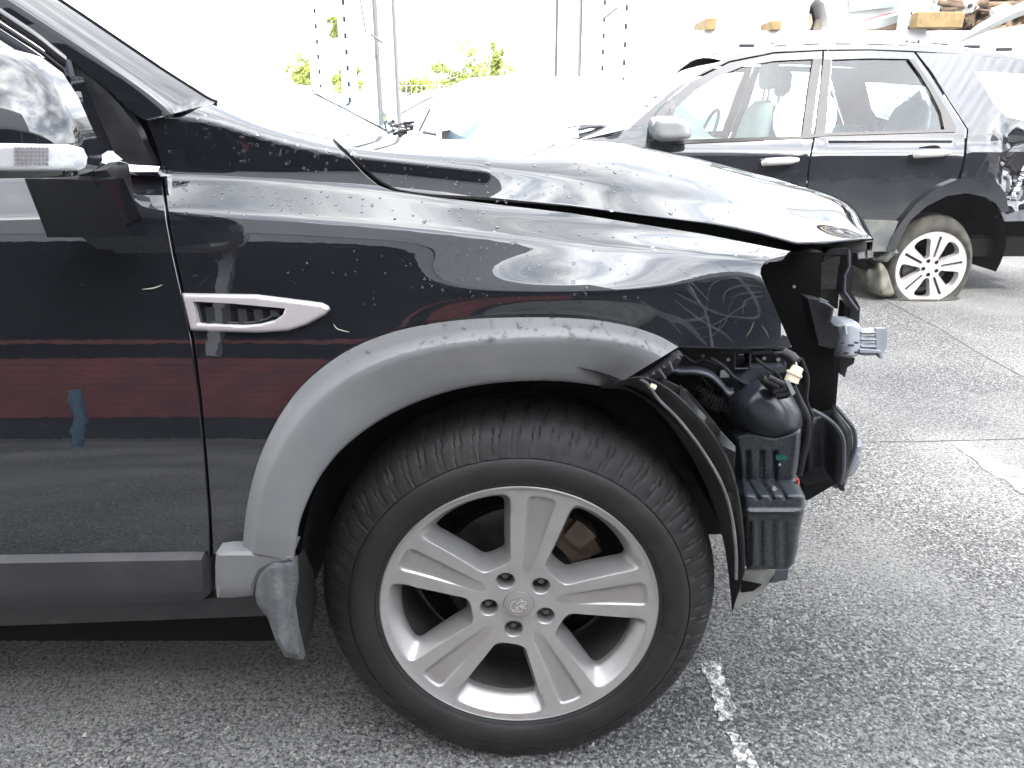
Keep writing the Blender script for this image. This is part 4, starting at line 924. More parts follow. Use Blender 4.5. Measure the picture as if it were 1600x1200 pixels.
# radiator support: tall black panels at their own depths
relief('radiator_shroud', [(1186, 398), (1205, 393), (1284, 394), (1283, 450), (1280, 520), (1304, 545), (1303, 600), (1300, 640), (1262, 700), (1250, 640), (1236, 570), (1200, 500), (1186, 430)], lambda x, y: .30 + .001 * (1290 - x), LINER, car, back=.25, step=14)
relief('bulkhead', [(1262, 540), (1312, 560), (1309, 600), (1306, 636), (1300, 700), (1240, 700), (1236, 600)], .34, INNER, car, back=.3, step=16)
q = MB(); q.tube([at(1241, 448, .30), at(1241, 448, .293)], .003, 8); q.build('rivet', BRACK, car)
relief('shroud_flap', [(1281, 453), (1311, 453), (1309, 482), (1282, 480)], .42, LINER, car, back=.01, step=8)
relief('shroud_ledge', [(1262, 466), (1285, 470), (1303, 482), (1298, 506), (1306, 520), (1300, 545), (1280, 540), (1270, 500)], .27, PLAST, car, back=.04, step=5)
q = MB(); q.tube([at(a, b, .26) for a, b in ((1280, 470), (1290, 474), (1301, 481), (1297, 502), (1304, 509))], .003, 6); q.build('ledge_edge', PLASTG, car, True)
q = MB()
for k in range(3): q.tube([at(1280 + k * 4, 466 + k * 2, .25), at(1288 + k * 3, 470 + k, .25)], .0018, 5)
q.build('clip', PLASTG, car, True)
rod = [(1283, 404), (1291, 395), (1298, 391), (1326, 391), (1330, 396), (1328, 412), (1332, 420), (1322, 455), (1343, 482), (1340, 500), (1337, 508)]
rows = []
V = []; 
rodp = arc_resample(rod, 46)
for i, (a, b) in enumerate(rodp):
    pass
relief('support_strut', [(1288, 398), (1294, 390), (1300, 388), (1328, 389), (1332, 396), (1331, 414), (1334, 420), (1330, 455), (1344, 480), (1343, 500), (1340, 512), (1326, 508), (1330, 482), (1316, 456), (1320, 420), (1322, 416), (1323, 399), (1302, 397), (1296, 404), (1286, 410)], .40, PLAST, car, back=.03, step=4)
q = MB(); q.tube([at(a, b, .395) for a, b in ((1326, 392), (1327, 416), (1320, 430), (1319, 455), (1328, 468), (1340, 484))], .0025, 6); q.build('strut_edge_highlight', PLASTG, car, True)  # lighter tube along the strut imitates a highlight on its edge
relief('strut_leg', [(1328, 476), (1341, 484), (1338, 512), (1324, 508)], .41, INNER, car, back=.05, step=6)
# light grey bracket
bk = [(1304, 508), (1318, 504), (1340, 504), (1346, 512), (1346, 545), (1340, 556), (1330, 560), (1304, 556), (1302, 540), (1308, 525)]
LBR = mat('light_grey_bracket_plastic', (.30, .32, .35), .38, var=.12, vscale=20, spec=.6)
relief('bumper_bracket', bk, lambda x, y: .36 - .02 * np.sin(np.clip((x - 1302) / 44, 0, 1) * math.pi), LBR, car, back=.05, step=4, dome=(6, .02))
for (a, b, c) in ((1308, 536, 11), (1326, 540, 8), (1305, 549, 10), (1320, 552, 6), (1336, 536, 5), (1336, 551, 7)):
    q = MB(); p = at(a, b, .333); q.box((p.x, p.y - .002, p.z - .001), (p.x + c * .0012, p.y + .004, p.z + .0016)); q.build('bracket_slot', SLOT, car)
q = MB(); q.tube([at(1320, 508, .338), at(1322, 522, .334)], .003, 6); q.build('bracket_rib', LBR, car, True)
for k in range(4):
    y0 = 516 + k * 11
    relief('bracket_finger', [(1340, y0), (1346, y0 - 3), (1352, y0), (1372, y0 - 1), (1372, y0 + 6), (1350, y0 + 7), (1342, y0 + 5)], .36, LBR, car, back=.015, step=5, dome=(3, .006))
relief('bracket_plate', [(1368, 513), (1384, 513), (1387, 520), (1385, 545), (1380, 553), (1370, 552)], .362, LBR, car, back=.006, step=6)
relief('bracket_foot', [(1344, 546), (1378, 549), (1380, 560), (1376, 561), (1374, 552), (1344, 551)], .352, LBR, car, back=.02, step=5)
relief('hook_tab', [(1312, 558), (1336, 560), (1334, 568), (1324, 574), (1320, 590), (1313, 584)], .37, PLAST, car, back=.03, step=5)
# lower crossmember end and crash beam
relief('lower_support', [(1256, 700), (1258, 672), (1268, 648), (1290, 640), (1308, 636), (1318, 650), (1334, 672), (1336, 700), (1330, 735), (1320, 760), (1306, 764), (1290, 755), (1262, 770), (1254, 740)], lambda x, y: .24 + .03 * np.exp(-((x - 1285) / 16.) ** 2), PLAST, car, back=.3, step=5, dome=(12, .04), auto=70)
q = MB(); q.tube([at(a, b, .225) for a, b in smooth_path([(1268, 640), (1290, 652), (1308, 668), (1318, 690), (1318, 730), (1314, 756)], 20)], .004, 6); q.build('support_flange', PLASTG, car, True)
q = MB(); q.tube([at(a, b, .25) for a, b in smooth_path([(1306, 636), (1318, 650), (1334, 672), (1336, 700), (1326, 728)], 20)], .004, 6); q.build('support_flange', PLASTG, car, True)
relief('crash_beam', [(1326, 692), (1346, 690), (1348, 698), (1344, 726), (1334, 742), (1318, 746), (1322, 720)], .34, mat('grey_crash_beam', (.22, .22, .25), .45), car, back=.9, step=6, dome=(6, .02))
relief('beam_clip', [(1322, 712), (1330, 720), (1327, 732), (1318, 740), (1320, 768), (1312, 766), (1310, 740)], .25, PLAST, car, back=.01, step=6)
relief('lower_strut', [(1246, 776), (1258, 760), (1300, 748), (1306, 756), (1262, 782)], .20, INNER, car, back=.05, step=8)
q = MB(); q.tube([at(1246, 748, .12), at(1247, 756, .12)], .003, 6); q.build('red_clip', REDP, car)
# loose undertray below the reservoir
TRAY = mat('pale_undertray', (.34, .35, .33), .6, var=.25, vscale=20)
relief('undertray', [(1162, 892), (1212, 891), (1206, 906), (1196, 920), (1180, 934), (1150, 950), (1146, 944), (1160, 915)], lambda x, y: .13 + (y - 890) * .0006, TRAY, car, back=.01, step=8)
relief('undertray_edge', [(1212, 892), (1232, 891), (1230, 906), (1204, 911)], .135, PLASTG, car, back=.02, step=8)
relief('undertray_fold', [(1160, 908), (1190, 914), (1176, 924), (1158, 926)], .122, INNER, car, back=.004, step=8)
# hood catch showing in the gap
q = MB(); q.tube([at(a, b, .34) for a, b in smooth_path([(1196, 368), (1203, 366), (1207, 372), (1205, 379), (1199, 382)], 12)], .0028, 6); q.build('hood_catch', INNER, car, True)

# ------------------------------------------------------------------ rain drops, dust smears, chips
_ico = None
def bead(q, P, N, r, flat=.5):
    z = N.normalized(); x = z.cross(Vector((0, 0, 1)) if abs(z.z) < .9 else Vector((1, 0, 0))).normalized(); y = z.cross(x)
    sx = random.uniform(.85, 1.2); V = []; nseg = 10
    for k, (rr_, h) in enumerate(((1, -.12), (.97, .18), (.80, .48), (.5, .72), (.2, .82))):
        for a in range(nseg):
            an = 2 * math.pi * a / nseg; V.append(P + (x * math.cos(an) * sx + y * math.sin(an)) * r * rr_ + z * h * r * flat * 1.3)
    F = [(k * nseg + a, k * nseg + (a + 1) % nseg, (k + 1) * nseg + (a + 1) % nseg, (k + 1) * nseg + a) for k in range(4) for a in range(nseg)] + [tuple(4 * nseg + a for a in range(nseg)), tuple(range(nseg))[::-1]]
    q.add(V, F)
def on_surface(pxs, pys):
    s = solve_s(pxs, pys); return surf(pxs, s), surf_n(np.asarray(pxs, float), s)
cand = []
FP = np.array(fender_poly)
def rnd_in(poly, n, rlo, rhi, hoodp=False):
    A = np.array(poly); c = 0
    while c < n:
        p = (random.uniform(A[:, 0].min(), A[:, 0].max()), random.uniform(A[:, 1].min(), A[:, 1].max()))
        if inside(np.array([p]), poly)[0]: cand.append((p[0], p[1], random.uniform(rlo, rhi) * 1.35 * (1 if random.random() > .15 else 1.4))); c += 1
rnd_in([(262, 280), (600, 306), (900, 350), (1190, 392), (1190, 410), (900, 375), (600, 345), (265, 335)], 95, .0009, .0019)
rnd_in([(262, 250), (240, 205), (335, 170), (505, 215), (565, 275)], 75, .0009, .0019)
rnd_in([(700, 370), (900, 380), (1000, 420), (1000, 465), (820, 480), (640, 450)], 60, .0008, .0018)
rnd_in([(300, 345), (1150, 420), (1180, 450), (700, 500), (320, 450)], 50, .0006, .0013)
rnd_in([(525, 216), (800, 226), (1000, 240), (1200, 290), (1150, 350), (800, 318), (600, 292), (560, 260)], 130, .0009, .0020)
C_ = np.array([(a, b) for a, b, _ in cand]); P, N_ = on_surface(C_[:, 0], C_[:, 1]); q = MB()
for p, n, (_, _, r_) in zip(P, N_, cand): bead(q, Vector(p), Vector(n), r_ )
o = q.build('water_drops', DROP, car, True); o['kind'] = 'stuff'
# drops on the flare
dgq = MB(); fme = flare.data; fps = [p for p in fme.polygons]
wts = []
for p in fps:
    c = p.center; wts.append(3.0 if (c.z > .80 and abs(c.x - .05) < .32 and p.normal.z > .2) else (.5 if c.z > .74 and abs(c.x) < .4 else 0))
for p in random.choices(fps, weights=wts, k=230):
    vs = [fme.vertices[i].co for i in p.vertices]; a, b = random.random(), random.random()
    pt = vs[0] * (1 - a) * (1 - b) + vs[1] * a * (1 - b) + vs[2] * a * b + vs[3] * (1 - a) * b; nn = p.normal
    if nn.y > 0: nn = -nn
    bead(dgq, pt, nn, random.uniform(.0009, .0024) if random.random() > .1 else .0034)
o = dgq.build('water_drops', DROP, car, True); o['kind'] = 'stuff'
# greasy rub marks near the fender's front corner
def smear(paths, wid, name, m):
    q = MB()
    for pth in paths:
        pts = smooth_path(pth, 40); px = np.array([p[0] for p in pts]); py = np.array([p[1] for p in pts]); P, N_ = on_surface(px, py)
        w_ = wid * random.uniform(.5, 1.5); V = []
        for i in range(40):
            d = Vector(P[min(i + 1, 39)] - P[max(i - 1, 0)]).normalized(); n = Vector(N_[i]); s_ = d.cross(n).normalized() * w_ * math.sin(math.pi * (i + .6) / 41) ** .5
            V += [Vector(P[i]) - s_ + n * .0004, Vector(P[i]) + s_ + n * .0004]
        q.add(V, [(2 * i, 2 * i + 1, 2 * i + 3, 2 * i + 2) for i in range(39)])
    o = q.build(name, m, car, True); tag(o, kind='stuff') if len(paths) > 1 else None; return o
SM = bpy.data.materials.new('rubbed_grime'); SM.use_nodes = True; t = SM.node_tree; b = t.nodes['Principled BSDF']; b.inputs['Base Color'].default_value = (.12, .14, .15, 1); b.inputs['Roughness'].default_value = .6
b.inputs['Alpha'].default_value = .13
smear([[(1122, 410), (1150, 432), (1172, 455), (1185, 480), (1184, 495), (1165, 497)], [(1050, 455), (1090, 475), (1130, 492), (1180, 498)], [(1055, 470), (1095, 500), (1130, 520), (1145, 535)], [(1000, 470), (1030, 490), (1070, 505), (1105, 540)]], .0038, 'rub_mark', SM)
smear([[(1060, 420), (1095, 440), (1130, 432), (1160, 436)], [(1110, 412), (1128, 428), (1136, 440)], [(1104, 470), (1112, 445), (1140, 434), (1185, 440)], [(1130, 475), (1135, 455), (1160, 446), (1190, 448)], [(1105, 470), (1100, 495), (1078, 500), (1040, 504)],
       [(1140, 480), (1150, 462), (1175, 457), (1192, 456)], [(1160, 492), (1165, 470), (1192, 462)], [(1085, 515), (1120, 505), (1150, 485), (1175, 470)], [(1120, 520), (1135, 500), (1140, 475)], [(1128, 495), (1122, 515), (1110, 525), (1085, 528)], [(1020, 478), (1045, 500), (1065, 522)], [(1070, 430), (1100, 462), (1108, 470)]], .0016, 'rub_mark', SM)
smear([[(1178, 502), (1174, 513), (1166, 526)], [(1190, 508), (1197, 518), (1201, 528)]], .0016, 'mud_stain', mat('tan_mud', (.07, .06, .045), .8))
CHIP = mat('bare_scratch', (.6, .62, .5), .5)
smear([[(222, 452), (240, 450), (254, 445)], [(521, 506), (528, 514), (546, 519)]], .0011, 'paint_scratch', CHIP)
smear([[(306, 451), (318, 440), (328, 430)], [(300, 432), (306, 430), (310, 431)], [(118, 587), (125, 586), (132, 586)], [(190, 680), (200, 682), (208, 680)], [(60, 662), (66, 663), (70, 662)]], .0010, 'paint_scratch', SM)

# grit lying on the tarmac
q = MB()
for _ in range(420):
    px_ = random.uniform(-40, 1640); py_ = random.uniform(700, 1260); p = onz(px_, py_); rr_ = random.uniform(.001, .0032) * (1.6 if random.random() < .05 else 1)
    V = [p + Vector((random.uniform(.6, 1.2) * rr_ * a, random.uniform(.6, 1.2) * rr_ * b, max(0, c) * rr_ * random.uniform(.6, 1))) for a, b, c in ((-1, -1, 0), (1, -1, 0), (1, 1, 0), (-1, 1, 0), (-.5, -.5, 1), (.6, -.5, 1), (.5, .5, 1), (-.6, .5, 1))]
    q.add(V, [(4, 5, 6, 7), (0, 1, 5, 4), (1, 2, 6, 5), (2, 3, 7, 6), (3, 0, 4, 7)])
tag(q.build('grit', mat('pale_grit', (.34, .33, .30), .8, var=.5, vscale=40)), kind='stuff')

# ================================================================== BACKGROUND CAR (black wagon with a flat rear tyre)
Y2 = 3.78; YC2 = Y2 + .93
def f2(z): return Y2 + np.where(z > 1.03, (z - 1.03) * .42, 0) + np.where(z < .55, (.55 - z) * .12, 0) - .055 * np.clip((1.005 - z) / .05, 0, 1)
def at2(px, py, off=0):
    Y = Y2
    for _ in range(5): P = at(px, py, Y); Y = float(f2(P.z)) + off
    return at(px, py, Y)
wag = thing('station_wagon', 'dusty black wagon with crumpled rear quarter and flat rear tyre, parked behind', 'car', (0, 0, 0))
def panel2(name, poly, m, holes=(), off=0, back=.02, step=10, mirror=True, dent=None):
    V, F = cdt(poly, step, holes); P = [at2(a, b, off) for a, b in V]
    if dent is not None: P = [p + Vector((0, dent(a, b), 0)) for p, (a, b) in zip(P, V)]
    B = boundary(F); idx = {}
    for a, b in B:
        for k in (a, b):
            if k not in idx: idx[k] = len(P); P.append(P[k] + Vector((0, back, 0)))
    F = list(F) + [(b, a, idx[a], idx[b]) for a, b in B]
    o = link_mesh(name, P, F, m, wag, True, auto=40)
    if mirror:
        link_mesh(name, [Vector((p.x, 2 * YC2 - p.y, p.z)) for p in P], [tuple(reversed(f)) for f in F], m, wag, True, auto=40)
    return o
w_front = [(1048, 200), (1050, 190), (1056, 168), (1085, 142), (1120, 120), (1160, 104), (1210, 95), (1270, 92), (1264, 130), (1252, 213), (1050, 219)]
w_rear = [(1300, 93), (1360, 91), (1419, 92), (1436, 115), (1455, 145), (1470, 175), (1475, 203), (1292, 208)]
w_quart = [(1523, 112), (1560, 113), (1660, 120), (1690, 195), (1600, 188), (1572, 182), (1555, 165)]
panel2('front_door', [(1010, 228), (1012, 200), (1030, 172), (1080, 128), (1140, 98), (1210, 84), (1285, 80), (1282, 120), (1270, 218), (1262, 262), (1257, 330), (1252, 392), (1030, 392), (1010, 330)], PAINT2, [w_front])
panel2('rear_door', [(1288, 80), (1360, 79), (1428, 82), (1452, 115), (1480, 160), (1508, 200), (1506, 240), (1502, 262), (1495, 280), (1465, 295), (1430, 325), (1408, 350), (1393, 375), (1384, 393), (1256, 392), (1260, 330), (1265, 262), (1273, 218), (1285, 120)], PAINT2, [w_rear])
def dent(a, b): return .12 * math.exp(-((a - 1592) / 26) ** 2 - ((b - 262) / 42) ** 2) - .04 * math.exp(-((a - 1562) / 9) ** 2 - ((b - 235) / 34) ** 2) + (.0012 + .012 * math.exp(-((a - 1585) / 28) ** 2 - ((b - 280) / 40) ** 2)) * math.sin(a * .35 + b * .23)
panel2('quarter_panel', [(1432, 82), (1500, 84), (1580, 92), (1680, 108), (1720, 190), (1740, 300), (1590, 330), (1575, 335), (1560, 318), (1545, 308), (1510, 300), (1500, 302), (1500, 282), (1506, 262), (1510, 240), (1513, 202), (1484, 158), (1456, 112)], PAINT2, [w_quart], dent=dent, step=7)
panel2('front_fender', [(560, 262), (700, 240), (860, 225), (905, 219), (960, 212), (985, 200), (1006, 196), (1007, 228), (1006, 330), (1026, 392), (900, 400), (880, 360), (820, 330), (740, 330), (680, 370), (660, 400), (560, 400)], PAINT2)
panel2('roof_rail', [(985, 198), (1010, 176), (1050, 142), (1090, 116), (1130, 95), (1170, 80), (1215, 72), (1290, 69), (1390, 70), (1480, 76), (1560, 86), (1680, 104), (1680, 108), (1580, 92), (1500, 84), (1428, 79.5), (1360, 77), (1285, 77.5), (1210, 81), (1140, 95), (1080, 124), (1030, 168), (1010, 194)], PAINT2)
# trims round the side windows
panel2('pillar_trim', [(1271, 92), (1284, 92), (1276, 150), (1268, 214), (1253, 213), (1264, 130)], TRIM2, off=-.006, step=8)
panel2('pillar_trim', [(1287, 92), (1299, 93), (1291, 208), (1273, 213), (1280, 150)], TRIM2, off=-.006, step=8)
panel2('quarter_trim', [(1420, 92), (1428, 92), (1456, 132), (1482, 175), (1494, 198), (1494, 203), (1476, 203), (1470, 175), (1455, 145), (1437, 115)], TRIM2, off=-.006, step=8)
panel2('belt_trim', [(1050, 219), (1252, 212), (1292, 207), (1494, 202), (1494, 206), (1292, 212), (1252, 217), (1050, 225)], TRIM2, off=-.008, step=10)
panel2('sail_trim', [(1012, 222), (1022, 205), (1048, 168), (1050, 196), (1048, 219), (1030, 222)], TRIM2, off=-.006, step=8)
for wn in (w_front, w_rear, w_quart): panel2('window', wn, CLEARGL, off=.012, back=.004, step=25)
panel2('sill_cladding', [(1000, 347), (1240, 345), (1352, 344), (1404, 346), (1395, 366), (1385, 393), (1244, 394), (1030, 394)], GREYCL, off=-.03, back=.03, step=14)
panel2('arch_trim', [(1385, 394), (1392, 372), (1410, 345), (1432, 318), (1465, 293), (1497, 280), (1530, 277), (1556, 283), (1570, 300), (1577, 330), (1566, 332), (1556, 318), (1540, 308), (1510, 302), (1480, 306), (1448, 322), (1422, 345), (1408, 372), (1398, 394)], PAINT2, off=-.035, back=.04, step=7)
# floor, roof, bulkheads, hood, tailgate
xa, xb = at2(1010, 300).x, at2(1700, 300).x
q = MB(); q.box((-1.2, Y2 + .10, .28), (xb + .1, 2 * YC2 - Y2 - .10, .40)); q.build('underbody', INNER, wag)
q = MB(); q.box((.3, Y2 + .16, .40), (.95, 2 * YC2 - Y2 - .16, .95)); q.build('engine_bay', INNER, wag)
rl = [at2(a, b) for a, b in ((1050, 142), (1090, 116), (1130, 95), (1170, 80), (1215, 72), (1290, 69), (1390, 70), (1480, 76), (1560, 86), (1680, 104))]
rws = []
for t in np.linspace(0, 1, 9): rws.append([Vector((p.x, p.y + (2 * (YC2 - p.y)) * t, p.z + .06 * math.sin(math.pi * t))) for p in rl[2:]])
V, F = loft(rws); link_mesh('roof', V, F, PAINT2, wag)
for k in range(9):
    p = at2(1168 + k * 50.5, 78 + .00018 * (1168 + k * 50.5 - 1330) ** 2 - 3 - 9); q = MB(); q.box((p.x - .045, p.y + .01, p.z - .010), (p.x + .045, p.y + .03, p.z + .008))
    q.build('roof_clip', SLOT, wag)
q = MB(); q.tube([at2(a, b - 3, -.0) for a, b in ((1150, 88), (1215, 72), (1290, 69), (1390, 70), (1480, 76), (1560, 86), (1680, 104))], .008, 6); q.build('roof_moulding', GALV, wag, True)
wsr = []
p0 = at2(985, 198); p1 = at2(1130, 95)
for t in np.linspace(0, 1, 7): wsr.append([Vector((p.x - .05 * math.sin(math.pi * t), p.y + 2 * (YC2 - p.y) * t, p.z)) for p in (at2(985, 200), at2(1050, 142), at2(1130, 95))])
V, F = loft(wsr); link_mesh('windscreen', V, F, CLEARGL, wag)
hdr = []
for t in np.linspace(0, 1, 9): hdr.append([Vector((p.x, p.y + 2 * (YC2 - p.y) * t, p.z + .05 * math.sin(math.pi * t))) for p in (at2(985, 200), at2(905, 219), at2(800, 232), at2(700, 243), at2(600, 262))])
V, F = loft(hdr); link_mesh('hood', V, F, PAINT2, wag)
q = MB(); x0 = at2(1712, 220).x; q.box((x0, Y2 + .05, .45), (x0 + .06, 2 * YC2 - Y2 - .05, 1.0)); q.build('tailgate', PAINT2, wag)
relief('rear_beam', [(1565, 328), (1600, 320), (1700, 320), (1700, 345), (1604, 345), (1566, 346), (1560, 340)], Y2 + .06, BRACK, wag, back=.04, step=12)
relief('torn_edge', [(1598, 262), (1606, 250), (1601, 275), (1592, 300), (1583, 328), (1576, 334), (1572, 322), (1582, 300), (1590, 282)], lambda x, y: Y2 - .03 + .02 * np.sin(y * .6), CHROME, wag, back=.004, step=4)
relief('rear_undertray', [(1505, 352), (1560, 335), (1700, 345), (1700, 366), (1600, 372), (1560, 380), (1530, 388), (1515, 385)], Y2 + .25, INNER, wag, back=1.2, step=20)
# door handles
for hx, hy in ((1190, 252), (1427, 240)):
    q = MB(); P_ = [at2(hx + a, hy + b, -.045 + c) for a, b, c in ((2, 3, .02), (8, 1, .0), (25, 0, -.004), (45, -1, .0), (57, -2, .02))]; q.tube(P_, [.018, .024, .024, .024, .014], 10); hd = q.build('door_handle', SILVER, wag, True)
    relief('handle_recess', [(hx + 10, hy - 10), (hx + 40, hy - 12), (hx + 40, hy + 6), (hx + 30, hy + 14), (hx + 12, hy + 14)], Y2 - .036, INNER, wag, back=.03, step=6, rnd=True)
    relief('handle_cup', [(hx + 12, hy + 9), (hx + 38, hy + 7), (hx + 34, hy + 15), (hx + 24, hy + 18), (hx + 15, hy + 16)], Y2 - .046, SILVER, wag, back=.02, step=5, rnd=True)
# mirror
relief('side_mirror', [(1018, 196), (1022, 184), (1040, 181), (1066, 182), (1076, 188), (1080, 202), (1080, 212), (1070, 219), (1035, 221), (1022, 214)], Y2 - .16, mat('grey_mirror_shell', (.20, .21, .22), .3, coat=.6, var=.2, vscale=10), wag, back=.12, step=5, dome=(12, .06), rnd=True)
relief('mirror_foot', [(1022, 218), (1048, 219), (1052, 236), (1040, 238)], Y2 - .06, PAINT2, wag, back=.04, step=8)
# scratches and bird lime on the doors
WHT = mat('white_mark', (.8, .8, .76), .7)
for pl_ in ([(1351, 279), (1354, 275), (1352, 272), (1358, 275), (1354, 277)], [(1403, 298), (1401, 296), (1408, 272), (1411, 266), (1409, 280)], [(1427, 262), (1430, 252), (1429, 262), (1426, 266)], [(1383, 273), (1385, 271), (1384, 274)]):
    relief('paint_scratch', pl_, Y2 - .036, WHT, wag, back=.002, step=3)
# interior
def seat(px, py, Y, s=1.0, tilt=.25, hr=True):
    # backrest with rounded top, cushion, head restraint
    P = at(px, py, Y); q = MB(); rws = []
    for j, (h, dx, wz, th) in enumerate(((-.35, 0, .20, .07), (-.1, .03, .24, .07), (.1, .05, .235, .06), (.22, .065, .19, .05), (.27, .075, .11, .03))):
        row = []
        for a in np.linspace(0, 2 * math.pi, 20, endpoint=False): row.append(Vector((P.x + dx * 1.6 + th * s * math.cos(a) * 1.2, P.y + wz * s * math.copysign(abs(math.sin(a)) ** .6, math.sin(a)), P.z + h * s)))
        rws.append(row)
    V, F = loft(rws, True); q.add(V, F + [tuple(range(4 * 20, 5 * 20))]); q.build('seat_backrest', SEAT, wag, True)
    if hr:
        q = MB(); rws = []
        for h, k in ((.34, .6), (.36, .9), (.42, 1), (.49, .95), (.52, .6)):
            rws.append([Vector((P.x + .14 + .05 * k * math.cos(a), P.y + .12 * k * math.copysign(abs(math.sin(a)) ** .6, math.sin(a)), P.z + h * s)) for a in np.linspace(0, 2 * math.pi, 16, endpoint=False)])
        V, F = loft(rws, True); q.add(V, F + [tuple(range(64, 80)), tuple(range(16))[::-1]])
        for dy in (-.05, .05): q.tube([(P.x + .13, P.y + dy, P.z + .2), (P.x + .14, P.y + dy, P.z + .36)], .008, 6)
        q.build('head_restraint', SEAT, wag, True)
seat(1158, 222, YC2 - .35); seat(1185, 222, YC2 + .40); seat(1392, 222, YC2 - .35, 1, hr=False); seat(1402, 222, YC2 + .4, 1, hr=False)
q = MB(); p = at(1090, 215, YC2); q.box((p.x - .25, Y2 + .2, .55), (p.x + .05, 2 * YC2 - Y2 - .2, 1.02)); q.build('dashboard', mat('beige_dash', (.35, .36, .30), .7), wag)
q = MB(); c0 = at(1105, 208, YC2 + .38); ring = [c0 + Vector((.06 * math.sin(a), .18 * math.cos(a), .17 * math.sin(a))) for a in np.linspace(0, 2 * math.pi, 25)]; q.tube(ring, .014, 6, False); q.build('steering_wheel', SEAT, wag, True)
q = MB(); c0 = at(1338, 200, YC2); q.box((c0.x - .16, c0.y - .1, c0.z - .18), (c0.x + .0, c0.y + .25, c0.z + .02), Matrix.Rotation(0, 4, 'Z')); q.build('loose_box', mat('cyan_box', (.2, .45, .42), .7), wag)
# rear wheel with collapsed tyre
w2c = at(1454.5, 418, Y2 + .03); r2 = .228; fv, ff, fm = [], [], []
rot2 = 8; holes = []
for k in range(5):
    c = rot2 + 36 + 72 * k
    W_ = rounded([pol(c + a, r * r2 / .2465) for a, r in ((0, .075), (12, .085), (15, .13), (17, .2), (10, .218), (0, .222), (-10, .218), (-17, .2), (-15, .13), (-12, .085))], 40); holes.append(W_)
    rws = [[wl(x * s_, y * s_, d_) for x, y in W_] for s_, d_ in ((1, 0), (1.0, .01), (.985, .05))]
    V, F = loft(rws, True); addm(V, [tuple(reversed(f)) for f in F], 0)
    cs = R(rot2 + 72 * k); G_ = [(-.007, .07), (.007, .07), (.009, .205), (-.009, .205)]; G_ = [(t_ * math.cos(cs) + r_ * math.sin(cs), -t_ * math.sin(cs) + r_ * math.cos(cs)) for t_, r_ in G_]
    holes.append(G_); V, F = loft([[wl(x, y, d_) for x, y in subdiv(G_, .02)] for d_ in (0, .012)], True); addm(V, F, 0); addm([wl(x, y, .012) for x, y in G_], [(0, 1, 2, 3)], 1)
    c1 = pol(c, .048); Bq = [(c1[0] + .012 * math.cos(a), c1[1] + .012 * math.sin(a)) for a in np.linspace(0, 2 * math.pi, 14, endpoint=False)]
    holes.append(Bq); V, F = loft([[wl(x, y, d_) for x, y in Bq] for d_ in (0, .02)], True); addm(V, F, 1); addm([wl(x, y, .02) for x, y in Bq], [tuple(range(14))], 2)
V2, F2 = cdt([(r2 * math.cos(a), r2 * math.sin(a)) for a in np.linspace(0, 2 * math.pi, 90, endpoint=False)], .02, holes)
addm([wl(x, y, .006 * (1 - (x * x + y * y) / r2 ** 2)) for x, y in V2], F2, 0)
V, F = revolve([(r2, 0), (r2 + .004, -.004), (r2 + .008, .0), (r2 + .008, .02)], 90); addm(V, F, 0)
wheel2 = link_mesh('wheel', fv, ff, RIM2, wag, True, mats=[RIM2, SLOT, BRACK], fmat=fm, auto=40); wheel2.location = w2c
V, F = revolve([(r2, .0), (r2 - .02, .06), (r2 - .02, .18)], 60); link_mesh('rim_barrel', V, F, INNER, wheel2)
V, F = revolve([(.0001, .07), (.15, .07), (.15, .09)], 40); link_mesh('brake_disc', V, F, ROTOR, wheel2)
NT2 = 160; V = []
for r_, d_ in ((r2 - .005, .01), (r2 + .008, -.004), (r2 + .035, -.018), (r2 + .07, -.012), (r2 + .10, .012), (r2 + .115, .04), (r2 + .118, .12), (r2 + .11, .19), (r2 + .06, .22), (r2, .2)):
    for k in range(NT2):
        a = 2 * math.pi * k / NT2; x = r_ * math.cos(a); z = r_ * math.sin(a); fl_ = -w2c.z + .004
        if z < fl_:
            ex = (fl_ - z) / .12; d2_ = d_ - ex * .05 * (1 if d_ < .1 else -1); x -= ex * .03 * (1 if x < .0 else .2); z = fl_ + random.uniform(0, .002)
        else: d2_ = d_; x = math.copysign(min(abs(x), abs(r2 * math.cos(a)) + max(0, abs(x) - abs(r2 * math.cos(a))) * .45), x)
        V.append(wl(x, z, d2_))
nr = len(V) // NT2; F = [(j * NT2 + k, (j + 1) * NT2 + k, (j + 1) * NT2 + (k + 1) % NT2, j * NT2 + (k + 1) % NT2) for j in range(nr - 1) for k in range(NT2)]
link_mesh('flat_tyre', V, F, FLATR, wheel2, True, auto=60)
relief('tyre_fold', [(1352, 428), (1354, 420), (1366, 414), (1370, 404), (1378, 410), (1392, 432), (1404, 452), (1412, 464), (1380, 464), (1362, 458), (1354, 444)], lambda x, y: Y2 - .02 + .03 * np.sin((x - 1350) * .16) + (466 - y) * .0006, FOLDM, wag, back=.12, step=3, dome=(12, .05), auto=80)
relief('torn_liner', [(1363, 405), (1378, 395), (1398, 384), (1404, 395), (1396, 400), (1386, 410), (1372, 408)], Y2 - .02, GREYCL, wag, back=.02, step=5, dome=(4, .02))
